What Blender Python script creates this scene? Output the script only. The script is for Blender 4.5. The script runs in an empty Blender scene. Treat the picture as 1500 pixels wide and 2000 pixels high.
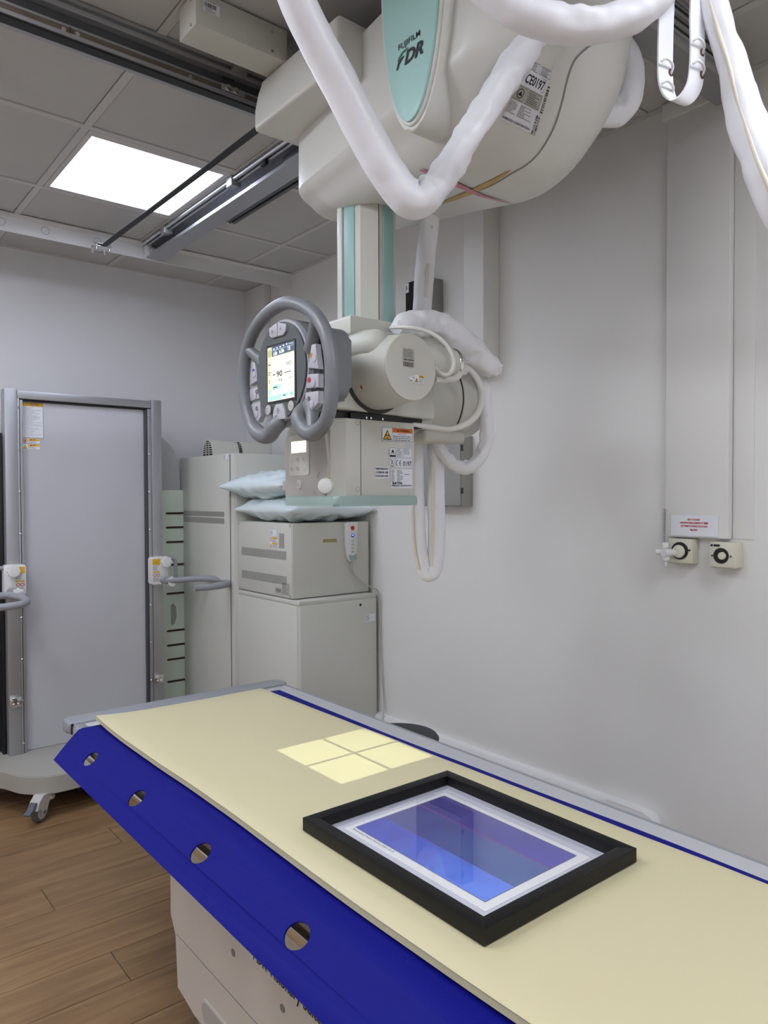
import bpy, bmesh, math, random
from mathutils import Vector, Matrix, noise
from mathutils.bvhtree import BVHTree
from mathutils.geometry import tessellate_polygon
R = math.radians
rnd = random.Random(7)
sc = bpy.context.scene
COL = sc.collection
CAM = Vector((0, 0, 1.43))

# ------------------------------------------------------------------ camera, exposure, world
YAW, PIT, ROL = 0.679774035, -0.0212240994, -0.00354685997
rt = Vector((math.cos(YAW), -math.sin(YAW), 0)); fw = Vector((math.sin(YAW), math.cos(YAW), 0)); up = Vector((0, 0, 1))
f2 = fw * math.cos(PIT) + up * math.sin(PIT); u2 = up * math.cos(PIT) - fw * math.sin(PIT)
r3 = rt * math.cos(ROL) + u2 * math.sin(ROL); u3 = u2 * math.cos(ROL) - rt * math.sin(ROL)
cd = bpy.data.cameras.new('camera'); cam = bpy.data.objects.new('camera', cd); COL.objects.link(cam)
cd.sensor_fit = 'HORIZONTAL'; cd.sensor_width = 36; cd.lens = 36 * 1441.5 / 1500
cd.clip_start = 0.02
M4 = Matrix.Identity(4)
for i in range(3):
    M4[i][0] = r3[i]; M4[i][1] = u3[i]; M4[i][2] = -f2[i]; M4[i][3] = CAM[i]
cam.matrix_world = M4
sc.camera = cam
sc.view_settings.view_transform = 'Standard'; sc.view_settings.look = 'None'
sc.view_settings.gamma = 1; sc.view_settings.use_curve_mapping = False
sc.view_settings.exposure = 0.07
w = bpy.data.worlds.new('world'); sc.world = w; w.use_nodes = True
w.node_tree.nodes['Background'].inputs[0].default_value = (0.5, 0.52, 0.55, 1)
w.node_tree.nodes['Background'].inputs[1].default_value = 0.25
PANEL = 18           # strength of the ceiling panels

# ------------------------------------------------------------------ materials
def lin(c): return c / 12.92 if c <= .04045 else ((c + .055) / 1.055) ** 2.4
def srgb(r, g, b): return (lin(r / 255), lin(g / 255), lin(b / 255), 1)
MATS = {}
def mat(name, col, rough=.5, metal=0, spec=.5, bump=0, bscale=200, var=0, vscale=6, coat=0, emit=0, alpha=1, stretch=None, sheen=0):
    m = bpy.data.materials.new(name); m.use_nodes = True; nt = m.node_tree; b = nt.nodes['Principled BSDF']
    b.inputs['Base Color'].default_value = col; b.inputs['Roughness'].default_value = rough
    b.inputs['Metallic'].default_value = metal; b.inputs['Specular IOR Level'].default_value = spec
    b.inputs['Coat Weight'].default_value = coat; b.inputs['Alpha'].default_value = alpha
    if sheen: b.inputs['Sheen Weight'].default_value = sheen
    if emit:
        b.inputs['Emission Color'].default_value = col; b.inputs['Emission Strength'].default_value = emit
    tc = nt.nodes.new('ShaderNodeTexCoord'); src = tc.outputs['Object']
    if stretch:
        mp = nt.nodes.new('ShaderNodeMapping'); mp.inputs['Scale'].default_value = stretch
        nt.links.new(src, mp.inputs[0]); src = mp.outputs[0]
    if bump:
        n = nt.nodes.new('ShaderNodeTexNoise'); n.inputs['Scale'].default_value = bscale; n.inputs['Detail'].default_value = 3
        bp = nt.nodes.new('ShaderNodeBump'); bp.inputs['Strength'].default_value = bump; bp.inputs['Distance'].default_value = .002
        nt.links.new(src, n.inputs['Vector']); nt.links.new(n.outputs['Fac'], bp.inputs['Height']); nt.links.new(bp.outputs[0], b.inputs['Normal'])
    if var:
        n = nt.nodes.new('ShaderNodeTexNoise'); n.inputs['Scale'].default_value = vscale; n.inputs['Detail'].default_value = 4
        mr = nt.nodes.new('ShaderNodeMapRange'); mr.inputs['To Min'].default_value = 1 - var; mr.inputs['To Max'].default_value = 1 + var
        mx = nt.nodes.new('ShaderNodeMix'); mx.data_type = 'RGBA'; mx.blend_type = 'MULTIPLY'; mx.inputs['Factor'].default_value = 1
        mx.inputs['A'].default_value = col
        nt.links.new(src, n.inputs['Vector']); nt.links.new(n.outputs['Fac'], mr.inputs[0]); nt.links.new(mr.outputs[0], mx.inputs['B'])
        nt.links.new(mx.outputs['Result'], b.inputs['Base Color'])
    MATS[name] = m
    return m
WALL = mat('wall_paint', srgb(226, 225, 222), .55, bump=.15, bscale=90, var=.03, vscale=2)
WALLB = mat('back_wall_paint', srgb(222, 222, 224), .5, bump=.1, bscale=90, var=.03, vscale=2)
TILE = mat('ceiling_tile_mineral', srgb(192, 191, 188), .8, bump=.25, bscale=300, var=.03)
TBAR = mat('ceiling_grid_metal', srgb(200, 198, 196), .45)
TRIMW = mat('white_plastic_trim', srgb(225, 225, 225), .35, var=.02)
HULL = mat('cream_white_housing', srgb(214, 213, 206), .35, bump=.08, bscale=500, var=.015)
HEAD = mat('tube_head_enamel', srgb(206, 206, 196), .38, bump=.2, bscale=700, var=.015)
COLL = mat('collimator_enamel', srgb(200, 199, 190), .45, bump=.1, bscale=600, var=.01)
COLLD = mat('collimator_control_panel', srgb(176, 173, 166), .45, var=.01)
TEALS = mat('column_teal', srgb(148, 184, 180), .4)
TEAL = mat('pale_teal_plastic', srgb(165, 205, 198), .35)
TEALB = mat('teal_bumper', srgb(152, 174, 167), .45, var=.02)
TEALD = mat('teal_table_skirt', srgb(120, 150, 140), .55, var=.03)
CONS = mat('console_grey_rubber', srgb(118, 120, 124), .38, bump=.05, bscale=400)
CONSD = mat('console_face_slate', srgb(84, 90, 91), .4, bump=.05, bscale=500)
BTN = mat('button_lilac_grey', srgb(182, 180, 188), .4)
ALU = mat('brushed_aluminium', srgb(205, 207, 210), .28, metal=1, bump=.1, bscale=60, stretch=(1, 1, 20))
ALUM = mat('anodised_aluminium_matt', srgb(178, 179, 182), .42, metal=.75, bump=.04, bscale=80)
STEEL = mat('polished_steel', srgb(225, 225, 225), .12, metal=1)
DSTEEL = mat('dark_rail_metal', srgb(92, 94, 97), .4, metal=.7)
BROWN = mat('greased_rail_track', srgb(120, 110, 98), .35, metal=.6, var=.25, vscale=25, stretch=(1, 8, 8))
BLACK = mat('black_rubber', srgb(22, 22, 24), .5)
BLACKG = mat('black_gloss', srgb(12, 12, 14), .12)
DARKG = mat('dark_groove', srgb(60, 60, 58), .7)
MIDG = mat('grey_seam', srgb(130, 130, 128), .5)
CAB = mat('cabinet_grey_enamel', srgb(203, 203, 194), .42, bump=.25, bscale=500, var=.015)
CABD = mat('vent_slot_grey', srgb(156, 156, 150), .6)
JBOX = mat('junction_box_beige', srgb(196, 195, 184), .45, bump=.15, bscale=500)
GREYBOX = mat('wall_box_grey', srgb(150, 150, 146), .5, bump=.1)
PAPER = mat('label_paper', srgb(226, 228, 234), .5)
PAPERG = mat('label_foil_grey', srgb(178, 177, 168), .4)
INK = mat('print_black', srgb(28, 28, 34), .6)
INKG = mat('print_grey', srgb(110, 110, 114), .6)
YEL = mat('label_yellow', srgb(232, 180, 30), .5)
ORA = mat('label_orange', srgb(216, 105, 30), .5)
RED = mat('mark_red', srgb(190, 30, 40), .4)
BLU = mat('mark_blue', srgb(60, 70, 190), .4)
AMB = mat('mark_amber', srgb(200, 150, 40), .4)
GREEN = mat('logo_green', srgb(30, 110, 85), .4)
PINK = mat('ribbon_pink', srgb(205, 130, 145), .45)
GOLD = mat('ribbon_gold', srgb(196, 160, 75), .45)
SLV = mat('white_sleeve_fabric', srgb(238, 238, 242), .38, bump=.08, bscale=300, var=.01, sheen=.2)
SLVC = mat('cream_zip_strip', srgb(226, 220, 200), .4)
CABLE = mat('white_cable', srgb(222, 221, 214), .35)
CORD = mat('beige_cord', srgb(176, 170, 156), .5)
BRASS = mat('brass_eyelet', srgb(120, 95, 60), .35, metal=.8)
BLUE = mat('blue_slide_sheet', srgb(6, 11, 116), .6, spec=.15, bump=.3, bscale=350, var=.08, vscale=5)
BLUEE = mat('blue_sheet_hem', srgb(6, 9, 84), .6, bump=.3, bscale=300)
CREAM = mat('cream_vinyl', srgb(206, 197, 159), .42, bump=.06, bscale=18, var=.02, vscale=3)
TTOP = mat('table_top_laminate', srgb(190, 191, 193), .45, var=.02)
TRIM = mat('table_edge_grey', srgb(140, 143, 148), .4)
TBASE = mat('table_base_enamel', srgb(205, 198, 188), .5, bump=.08, bscale=500)
GRIP = mat('grip_grey', srgb(150, 152, 158), .4)
FRAME = mat('black_wood_frame', srgb(8, 8, 9), .45, spec=.3, bump=.25, bscale=60, stretch=(1, 12, 1))
MATB = mat('white_mount_board', srgb(203, 204, 216), .7)
PRT = mat('white_print_border', srgb(240, 240, 240), .5)
PIL = mat('pale_blue_pillow', srgb(222, 235, 238), .3, spec=.6, bump=.1, bscale=120)
BASEP = mat('stand_platform', srgb(168, 165, 157), .45, bump=.2, bscale=250, var=.02)
BASES = mat('stand_platform_side', srgb(150, 147, 142), .45)
CAST = mat('caster_grey', srgb(190, 188, 184), .35)
TYRE = mat('tyre_grey', srgb(96, 96, 98), .5)
PEDAL = mat('pedal_slate', srgb(90, 98, 108), .4)
STEPG = mat('green_tinted_board', srgb(214, 223, 208), .35)
NAVY = mat('navy_plastic', srgb(24, 27, 38), .45)
OUTL = mat('old_cream_plastic', srgb(214, 212, 192), .4, var=.02)
OUTL2 = mat('olive_card', srgb(160, 150, 105), .5)
OUTL3 = mat('knob_plastic', srgb(212, 212, 206), .35)
SLOT = mat('dark_brown_slot', srgb(50, 34, 30), .6)
LCD = mat('collimator_display', srgb(250, 235, 232), .5, emit=1.0)
SCRW = mat('screen_cream', srgb(236, 230, 214), .5, emit=.75)
SCRL = mat('screen_tan', srgb(206, 202, 176), .5, emit=.6)
SCRN = mat('screen_navy', srgb(70, 84, 104), .5, emit=.6)
SCRG = mat('screen_mint', srgb(160, 208, 190), .5, emit=.7)
SCRO = mat('screen_olive', srgb(170, 170, 110), .5, emit=.6)
SCRT = mat('screen_text_white', srgb(240, 244, 246), .5, emit=.9)
LED = mat('blue_led', srgb(120, 130, 255), .4, emit=3)
LAMP = mat('ceiling_panel_diffuser', srgb(240, 244, 255), .5, emit=PANEL)
LAMPD = mat('dimmed_panel_diffuser', srgb(226, 233, 255), .5, emit=9)
BEAMG = mat('painted_rail_grey', srgb(138, 138, 138), .5)

def glass(name, tint=(1, 1, 1, 1), ior=1.45):
    m = bpy.data.materials.new(name); m.use_nodes = True; nt = m.node_tree; nt.nodes.remove(nt.nodes['Principled BSDF'])
    o = nt.nodes['Material Output']; t = nt.nodes.new('ShaderNodeBsdfTransparent'); g = nt.nodes.new('ShaderNodeBsdfGlossy')
    t.inputs[0].default_value = tint; g.inputs['Roughness'].default_value = .02
    lw = nt.nodes.new('ShaderNodeLayerWeight'); lw.inputs[0].default_value = .5
    pw = nt.nodes.new('ShaderNodeMath'); pw.operation = 'POWER'; pw.inputs[1].default_value = 4; nt.links.new(lw.outputs['Facing'], pw.inputs[0])
    f = nt.nodes.new('ShaderNodeMath'); f.operation = 'MULTIPLY_ADD'; f.inputs[1].default_value = .9; f.inputs[2].default_value = .045; nt.links.new(pw.outputs[0], f.inputs[0])
    mx = nt.nodes.new('ShaderNodeMixShader')
    nt.links.new(f.outputs[0], mx.inputs[0]); nt.links.new(t.outputs[0], mx.inputs[1]); nt.links.new(g.outputs[0], mx.inputs[2]); nt.links.new(mx.outputs[0], o.inputs[0])
    return m
GLASS = glass('picture_glass')
CLEAR = glass('clear_plastic', (.93, .95, .95, 1), 1.6)
FROST = mat('frosted_panel', srgb(222, 222, 228), .12, alpha=.5)
HAZE = mat('translucent_guard', srgb(205, 208, 204), .2, alpha=.55)

def wood():
    m = bpy.data.materials.new('oak_vinyl_plank'); m.use_nodes = True; nt = m.node_tree; b = nt.nodes['Principled BSDF']
    b.inputs['Roughness'].default_value = .42
    tc = nt.nodes.new('ShaderNodeTexCoord'); oi = nt.nodes.new('ShaderNodeObjectInfo')
    mp = nt.nodes.new('ShaderNodeMapping'); mp.inputs['Scale'].default_value = (1.0, 9, 1)
    ad = nt.nodes.new('ShaderNodeVectorMath'); ad.operation = 'ADD'
    sc_ = nt.nodes.new('ShaderNodeVectorMath'); sc_.operation = 'SCALE'; sc_.inputs['Scale'].default_value = 40
    cmb = nt.nodes.new('ShaderNodeCombineXYZ')
    nt.links.new(oi.outputs['Random'], cmb.inputs[0]); nt.links.new(oi.outputs['Random'], cmb.inputs[1]); nt.links.new(cmb.outputs[0], sc_.inputs[0])
    nt.links.new(tc.outputs['Object'], mp.inputs[0]); nt.links.new(mp.outputs[0], ad.inputs[0]); nt.links.new(sc_.outputs[0], ad.inputs[1])
    n = nt.nodes.new('ShaderNodeTexNoise'); n.inputs['Scale'].default_value = 2.2; n.inputs['Detail'].default_value = 8; n.inputs['Roughness'].default_value = .65; n.inputs['Distortion'].default_value = .8
    nt.links.new(ad.outputs[0], n.inputs['Vector'])
    cr = nt.nodes.new('ShaderNodeValToRGB'); e = cr.color_ramp.elements
    e[0].position = .3; e[0].color = srgb(118, 92, 62); e[1].position = .72; e[1].color = srgb(160, 130, 94)
    x = cr.color_ramp.elements.new(.5); x.color = srgb(140, 110, 76)
    nt.links.new(n.outputs['Fac'], cr.inputs[0])
    mr = nt.nodes.new('ShaderNodeMapRange'); mr.inputs['To Min'].default_value = .82; mr.inputs['To Max'].default_value = 1.1
    nt.links.new(oi.outputs['Random'], mr.inputs[0])
    mx = nt.nodes.new('ShaderNodeMix'); mx.data_type = 'RGBA'; mx.blend_type = 'MULTIPLY'; mx.inputs['Factor'].default_value = 1
    nt.links.new(cr.outputs[0], mx.inputs['A']); nt.links.new(mr.outputs[0], mx.inputs['B']); nt.links.new(mx.outputs['Result'], b.inputs['Base Color'])
    bp = nt.nodes.new('ShaderNodeBump'); bp.inputs['Strength'].default_value = .15; bp.inputs['Distance'].default_value = .002
    nt.links.new(n.outputs['Fac'], bp.inputs['Height']); nt.links.new(bp.outputs[0], b.inputs['Normal'])
    return m
WOOD = wood()

# ------------------------------------------------------------------ helpers
WLOC = {}
def obj(name, bm, m, parent=None, angle=35, flat=False):
    """link a bmesh given in room coordinates as one object (children keep their thing's origin)"""
    me = bpy.data.meshes.new(name)
    bmesh.ops.recalc_face_normals(bm, faces=bm.faces[:])
    base = WLOC.get(parent)
    if base is None:
        co = [v.co for v in bm.verts]
        lo = Vector([min(c[i] for c in co) for i in range(3)]); hi = Vector([max(c[i] for c in co) for i in range(3)])
        base = Vector(((lo.x + hi.x) / 2, (lo.y + hi.y) / 2, lo.z))
    bmesh.ops.translate(bm, verts=bm.verts[:], vec=-base)
    for f in bm.faces: f.smooth = not flat
    lim = R(angle)
    for e in bm.edges:
        e.smooth = not (len(e.link_faces) == 2 and e.calc_face_angle(0) > lim)
    bm.to_mesh(me); bm.free(); me.materials.append(m)
    o = bpy.data.objects.new(name, me); COL.objects.link(o)
    if parent is not None: o.parent = parent
    else: o.location = base
    WLOC[o] = base
    return o
def thing(name, label, cat, loc, group=None):
    o = bpy.data.objects.new(name, None); COL.objects.link(o); o.location = loc; o.empty_display_size = .05
    o['label'] = label; o['category'] = cat
    if group: o['group'] = group
    WLOC[o] = Vector(loc)
    return o
def tag(o, label, cat, group=None):
    o['label'] = label; o['category'] = cat
    if group: o['group'] = group
    return o
def struct(name, bm, m, parent=None, **k):
    o = obj(name, bm, m, parent, **k)
    if parent is None: o['kind'] = 'structure'
    return o
def B(): return bmesh.new()
def box(bm, x0, x1, y0, y1, z0, z1, bev=0, seg=2):
    vs = [bm.verts.new(c) for c in ((x0, y0, z0), (x1, y0, z0), (x1, y1, z0), (x0, y1, z0), (x0, y0, z1), (x1, y0, z1), (x1, y1, z1), (x0, y1, z1))]
    fs = [bm.faces.new([vs[i] for i in q]) for q in ((3, 2, 1, 0), (4, 5, 6, 7), (0, 1, 5, 4), (1, 2, 6, 5), (2, 3, 7, 6), (3, 0, 4, 7))]
    if bev:
        es = set(e for f in fs for e in f.edges)
        bmesh.ops.bevel(bm, geom=list(es), offset=bev, segments=seg, affect='EDGES', profile=.5)
    return bm
def bx(x0, x1, y0, y1, z0, z1, bev=0, seg=2): return box(B(), x0, x1, y0, y1, z0, z1, bev, seg)
def prism(bm, pts, axis, a0, a1, bev=0, seg=2):
    """extrude a 2D outline along an axis; pts are (u,v): X:(y,z) Y:(x,z) Z:(x,y)"""
    def P(u, v, a): return {'X': (a, u, v), 'Y': (u, a, v), 'Z': (u, v, a)}[axis]
    A = [bm.verts.new(P(u, v, a0)) for u, v in pts]; C = [bm.verts.new(P(u, v, a1)) for u, v in pts]
    n = len(pts); fs = [bm.faces.new(A[::-1]), bm.faces.new(C)]
    for i in range(n): bm.faces.new([A[i], A[(i + 1) % n], C[(i + 1) % n], C[i]])
    if bev:
        es = [e for e in fs[0].edges] + [e for e in fs[1].edges]
        bmesh.ops.bevel(bm, geom=es, offset=bev, segments=seg, affect='EDGES', profile=.5)
    return bm
def rrect(u0, u1, v0, v1, r, n=6):
    out = []
    for cu, cv, a in ((u1 - r, v1 - r, 0), (u0 + r, v1 - r, 90), (u0 + r, v0 + r, 180), (u1 - r, v0 + r, 270)):
        for k in range(n + 1):
            t = R(a + 90 * k / n); out.append((cu + r * math.cos(t), cv + r * math.sin(t)))
    return out
def ellipse(cu, cv, a, b, n=40, p=2.0):
    out = []
    for k in range(n):
        t = 2 * math.pi * k / n; c, s = math.cos(t), math.sin(t)
        out.append((cu + a * math.copysign(abs(c) ** (2 / p), c), cv + b * math.copysign(abs(s) ** (2 / p), s)))
    return out
def loft(bm, rings, cap0=True, cap1=True, close=False):
    V = [[bm.verts.new(p) for p in r] for r in rings]; n = len(V[0])
    m = len(V)
    for i in range(m if close else m - 1):
        a, b = V[i], V[(i + 1) % m]
        for j in range(n): bm.faces.new([a[j], a[(j + 1) % n], b[(j + 1) % n], b[j]])
    if cap0 and not close: bm.faces.new(V[0][::-1])
    if cap1 and not close: bm.faces.new(V[-1])
    return V
def frame_of(d, ref=None):
    d = d.normalized(); ref = ref or (Vector((0, 0, 1)) if abs(d.z) < .9 else Vector((1, 0, 0)))
    a = d.cross(ref).normalized(); return a, a.cross(d).normalized()
def lathe(bm, org, axis, prof, n=32):
    """prof: (distance along axis, radius)"""
    ax = Vector(axis).normalized(); a, b = frame_of(ax); org = Vector(org); rings = []
    for h, r in prof:
        r = max(r, 1e-4)
        rings.append([org + ax * h + (a * math.cos(2 * math.pi * k / n) + b * math.sin(2 * math.pi * k / n)) * r for k in range(n)])
    loft(bm, rings); return bm
def cyl(org, axis, length, r, n=24, bev=0):
    p = [(0, r), (length, r)] if not bev else [(0, r - bev), (bev * .3, r - bev * .3), (bev, r), (length - bev, r), (length - bev * .3, r - bev * .3), (length, r - bev)]
    return lathe(B(), org, axis, p, n)
def spline(pts, sub=6, closed=False):
    P = [Vector(p[:3]) for p in pts]; r = [p[3] if len(p) > 3 else 1 for p in pts]; n = len(P); out = []; rr = []
    segs = n if closed else n - 1
    for i in range(segs):
        g = lambda k: (P[k % n], r[k % n]) if closed else (P[min(max(k, 0), n - 1)], r[min(max(k, 0), n - 1)])
        (a, ra), (b, rb), (c, rc), (d, rd) = g(i - 1), g(i), g(i + 1), g(i + 2)
        for s in range(sub):
            t = s / sub
            out.append(.5 * ((2 * b) + (c - a) * t + (2 * a - 5 * b + 4 * c - d) * t * t + (3 * b - a - 3 * c + d) * t ** 3))
            rr.append(rb + (rc - rb) * (3 * t * t - 2 * t ** 3))
    if not closed: out.append(P[-1]); rr.append(r[-1])
    return out, rr
def tube(bm, pts, rad=None, sub=6, n=16, closed=False, wr=0, wf=None, seed=0, flat=1.0, capr=True, wfreq=1.0, ref=None):
    C, rr = spline(pts, sub, closed)
    if rad is not None: rr = [rad] * len(C)
    m = len(C); rings = []; a = None; s = 0
    for i in range(m):
        nx = C[(i + 1) % m] if closed or i < m - 1 else C[i]; pv = C[(i - 1) % m] if closed or i > 0 else C[i]
        d = (nx - pv).normalized()
        if a is None: a, b = frame_of(d, ref)
        else:
            a = (a - d * a.dot(d)).normalized(); b = a.cross(d).normalized()
        if i: s += (C[i] - C[i - 1]).length
        curv = 0
        if wr and 0 < i < m - 1:
            d1 = (C[i] - C[i - 1]).normalized(); d2 = (C[i + 1] - C[i]).normalized(); kv = (d2 - d1); curv = min(kv.length * 14, 1.6); kn = kv.normalized() if kv.length > 1e-6 else a
        ring = []
        for k in range(n):
            t = 2 * math.pi * k / n; dv = a * math.cos(t) + b * math.sin(t) * flat; r_ = rr[i]
            if wr:
                inner = max(0, dv.dot(kn)) if curv else 0
                q = noise.noise(Vector((math.cos(t) * 1.3 + seed, math.sin(t) * 1.3, s * 14 * wfreq)))
                q2 = noise.noise(Vector((math.cos(t) * .9 + seed + 9, math.sin(t) * .9, s * 45 * wfreq)))
                amp = wr * (1 + curv * (.5 + 2.2 * inner)) * (wf(i / (m - 1)) if wf else 1)
                r_ = r_ * (1 + max(-.32, min(.22, amp * (q + q2 * (.8 + inner * curv)))))
            ring.append(C[i] + dv * r_)
        rings.append(ring)
    if closed: loft(bm, rings, close=True)
    else: loft(bm, rings)
    return bm
def ribbon(bm, pts, wv, th, sub=6):
    C, _ = spline(pts, sub); m = len(C); wv = Vector(wv); rings = []
    for i in range(m):
        d = (C[min(i + 1, m - 1)] - C[max(i - 1, 0)]).normalized(); nn = d.cross(wv).normalized() * th / 2
        rings.append([C[i] - wv / 2 - nn, C[i] + wv / 2 - nn, C[i] + wv / 2 + nn, C[i] - wv / 2 + nn])
    loft(bm, rings); return bm
def sphere(bm, c, r, sc3=(1, 1, 1), n=20, m=12):
    rings = []
    for i in range(m + 1):
        ph = -math.pi / 2 + math.pi * (i + .0) / m; rr = max(math.cos(ph), 1e-3)
        rings.append([Vector((c[0] + r * sc3[0] * rr * math.cos(2 * math.pi * k / n), c[1] + r * sc3[1] * rr * math.sin(2 * math.pi * k / n), c[2] + r * sc3[2] * math.sin(ph))) for k in range(n)])
    loft(bm, rings); return bm

# flat print laid on a surface: maps (u right, v up) in metres to a point in the room
class Face:
    def __init__(s, org, right, upv, lift=.0012, fn=None):
        s.o = Vector(org); s.r = Vector(right); s.u = Vector(upv); s.n = s.r.cross(s.u).normalized(); s.fn = fn; s.lift = lift
    def P(s, u, v, l=0):
        if s.fn: return s.fn(u, v, l + s.lift)
        return s.o + s.r * u + s.u * v + s.n * (l + s.lift)
    def poly(s, bm, pts, l=0):
        vs = [bm.verts.new(s.P(u, v, l)) for u, v in pts]
        if len(vs) > 4:
            for t in tessellate_polygon([[Vector((u, v, 0)) for u, v in pts]]): bm.faces.new([vs[i] for i in t])
        else: bm.faces.new(vs)
        return bm
    def rect(s, bm, u0, u1, v0, v1, l=0, nu=1, nv=1):
        G = [[bm.verts.new(s.P(u0 + (u1 - u0) * i / nu, v0 + (v1 - v0) * j / nv, l)) for i in range(nu + 1)] for j in range(nv + 1)]
        for j in range(nv):
            for i in range(nu): bm.faces.new([G[j][i], G[j][i + 1], G[j + 1][i + 1], G[j + 1][i]])
        return bm
    def text(s, bm, body, u0, v0, u1=None, h=None, l=0, bold=0, shear=0, u_center=None):
        V, F = glyphs(body, bold, shear)
        if not V: return bm
        xs = [p[0] for p in V]; ys = [p[1] for p in V]; x0, x1, y1 = min(xs), max(xs), .7
        k = h / y1 if h else (u1 - u0) / (x1 - x0); kx = (u1 - u0) / (x1 - x0) if u1 is not None else k
        if not h: k = kx
        if u_center is not None: u0 = u_center - (x1 - x0) * kx / 2
        vs = [bm.verts.new(s.P(u0 + (x - x0) * kx, v0 + y * k, l)) for x, y in V]
        for f in F:
            try: bm.faces.new([vs[i] for i in f])
            except ValueError: pass
        return bm
    def lines(s, bm, u0, u1, v0, v1, n, l=0, seed=0, th=.35, minlen=.55):
        r = random.Random(seed); st = (v1 - v0) / n
        for i in range(n):
            v = v1 - st * (i + .5); u = u0; end = u0 + (u1 - u0) * r.uniform(minlen, 1)
            while u < end - (u1 - u0) * .03:
                w_ = (u1 - u0) * r.uniform(.05, .16); e = min(u + w_, end)
                s.rect(bm, u, e, v - st * th / 2, v + st * th / 2, l); u = e + (u1 - u0) * .025
        return bm
    def bars(s, bm, u0, u1, v0, v1, n, l=0, seed=0, vertical=False):
        r = random.Random(seed); t = [r.uniform(.4, 1.6) for _ in range(2 * n)]; tot = sum(t); a = 0
        for i, q in enumerate(t):
            if i % 2 == 0:
                p0, p1 = a / tot, (a + q) / tot
                if vertical: s.rect(bm, u0, u1, v0 + (v1 - v0) * p0, v0 + (v1 - v0) * p1, l)
                else: s.rect(bm, u0 + (u1 - u0) * p0, u0 + (u1 - u0) * p1, v0, v1, l)
            a += q
        return bm
    def ring(s, bm, cu, cv, r0, r1, n=20, l=0, a0=0, a1=360, sx=1):
        seg = [R(a0 + (a1 - a0) * k / n) for k in range(n + 1)]
        A = [bm.verts.new(s.P(cu + r0 * sx * math.cos(t), cv + r0 * math.sin(t), l)) for t in seg]
        C = [bm.verts.new(s.P(cu + r1 * sx * math.cos(t), cv + r1 * math.sin(t), l)) for t in seg]
        for k in range(n): bm.faces.new([A[k], A[k + 1], C[k + 1], C[k]])
        return bm
    def frame(s, bm, u0, u1, v0, v1, t, l=0):
        s.rect(bm, u0, u1, v0, v0 + t, l); s.rect(bm, u0, u1, v1 - t, v1, l); s.rect(bm, u0, u0 + t, v0, v1, l); s.rect(bm, u1 - t, u1, v0, v1, l); return bm
_G = {}
def glyphs(body, bold=0, shear=0):
    key = (body, bold, shear)
    if key not in _G:
        cu = bpy.data.curves.new('t', 'FONT'); cu.body = body; cu.offset = bold; cu.shear = shear; cu.resolution_u = 3
        ob = bpy.data.objects.new('t', cu); COL.objects.link(ob)
        dg = bpy.context.evaluated_depsgraph_get(); me = ob.evaluated_get(dg).to_mesh()
        _G[key] = ([(v.co.x, v.co.y) for v in me.vertices], [list(p.vertices) for p in me.polygons])
        ob.evaluated_get(dg).to_mesh_clear(); bpy.data.objects.remove(ob); bpy.data.curves.remove(cu)
    return _G[key]
NX, NY, UP = (0, -1, 0), (1, 0, 0), (0, 0, 1)     # reading direction on a face that looks to -X, and on one that looks to -Y
def faceX(x, y, z): return Face((x, y, z), NX, UP)
def faceY(x, y, z): return Face((x, y, z), NY, UP)
def triangle_sign(F, lab, ink, u, v, s, l=.0004):
    F.poly(ink, [(u, v), (u + s, v), (u + s / 2, v + s * .87)], l)
    e = s * .14; F.poly(lab, [(u + e, v + e * .6), (u + s - e, v + e * .6), (u + s / 2, v + s * .87 - e)], l + .0003)

# paths of the flexible sleeves and cables: x, y, z, radius in metres
LABELQ = [(1.3909, 1.1547, 2.4633), (1.4263, 1.1253, 2.4365), (1.388, 1.1522, 2.2873), (1.3301, 1.2, 2.324)]
SEAM = [(1.5527, 1.0902, 2.536), (1.536, 1.1033, 2.5236), (1.5102, 1.1233, 2.4913), (1.4959, 1.1336, 2.4451), (1.4832, 1.1421, 2.3828), (1.4667, 1.1538, 2.3242), (1.4416, 1.1727, 2.2706), (1.4148, 1.1934, 2.237), (1.3873, 1.2151, 2.2171), (1.348, 1.2461, 2.1874), (1.2893, 1.2928, 2.1589), (1.2521, 1.3224, 2.1428)]
RIBG = [(1.2483, 1.3255, 2.1441), (1.2698, 1.3084, 2.1528), (1.304, 1.2812, 2.1701), (1.3482, 1.2462, 2.1973), (1.3855, 1.2168, 2.2259)]
RIBP = [(1.2127, 1.3566, 2.2279), (1.2512, 1.3249, 2.209), (1.2897, 1.2932, 2.1876), (1.3379, 1.2536, 2.1612), (1.4113, 1.1936, 2.1371)]
P_V = [ (1.16,1.10,2.648,.03), (.96,1.115,2.642,.032), (.80,1.135,2.585,.033), (.72,1.148,2.48,.033), (0.7101,1.1498,2.3868,0.033), (0.7342,1.1545,2.3315,0.0335), (0.7775,1.1566,2.2755,0.0342), (0.8258,1.1545,2.2162,0.0359), (0.8835,1.1441,2.1287,0.0357), (0.9313,1.1292,2.0579,0.0362), (0.9669,1.1122,2.0175,0.0355), (1.0014,1.0975,2.0275,0.0326), (1.0303,1.088,2.0654,0.0298), (1.0689,1.0716,2.1336,0.0279), (1.1161,1.0484,2.2141,0.0302), (1.1672,1.0224,2.3029,0.0325), (1.2047,1.0069,2.3718,0.0316), (1.2359,0.9964,2.4416,0.0297), (1.2763,1.0045,2.5209,0.0303) ]
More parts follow.
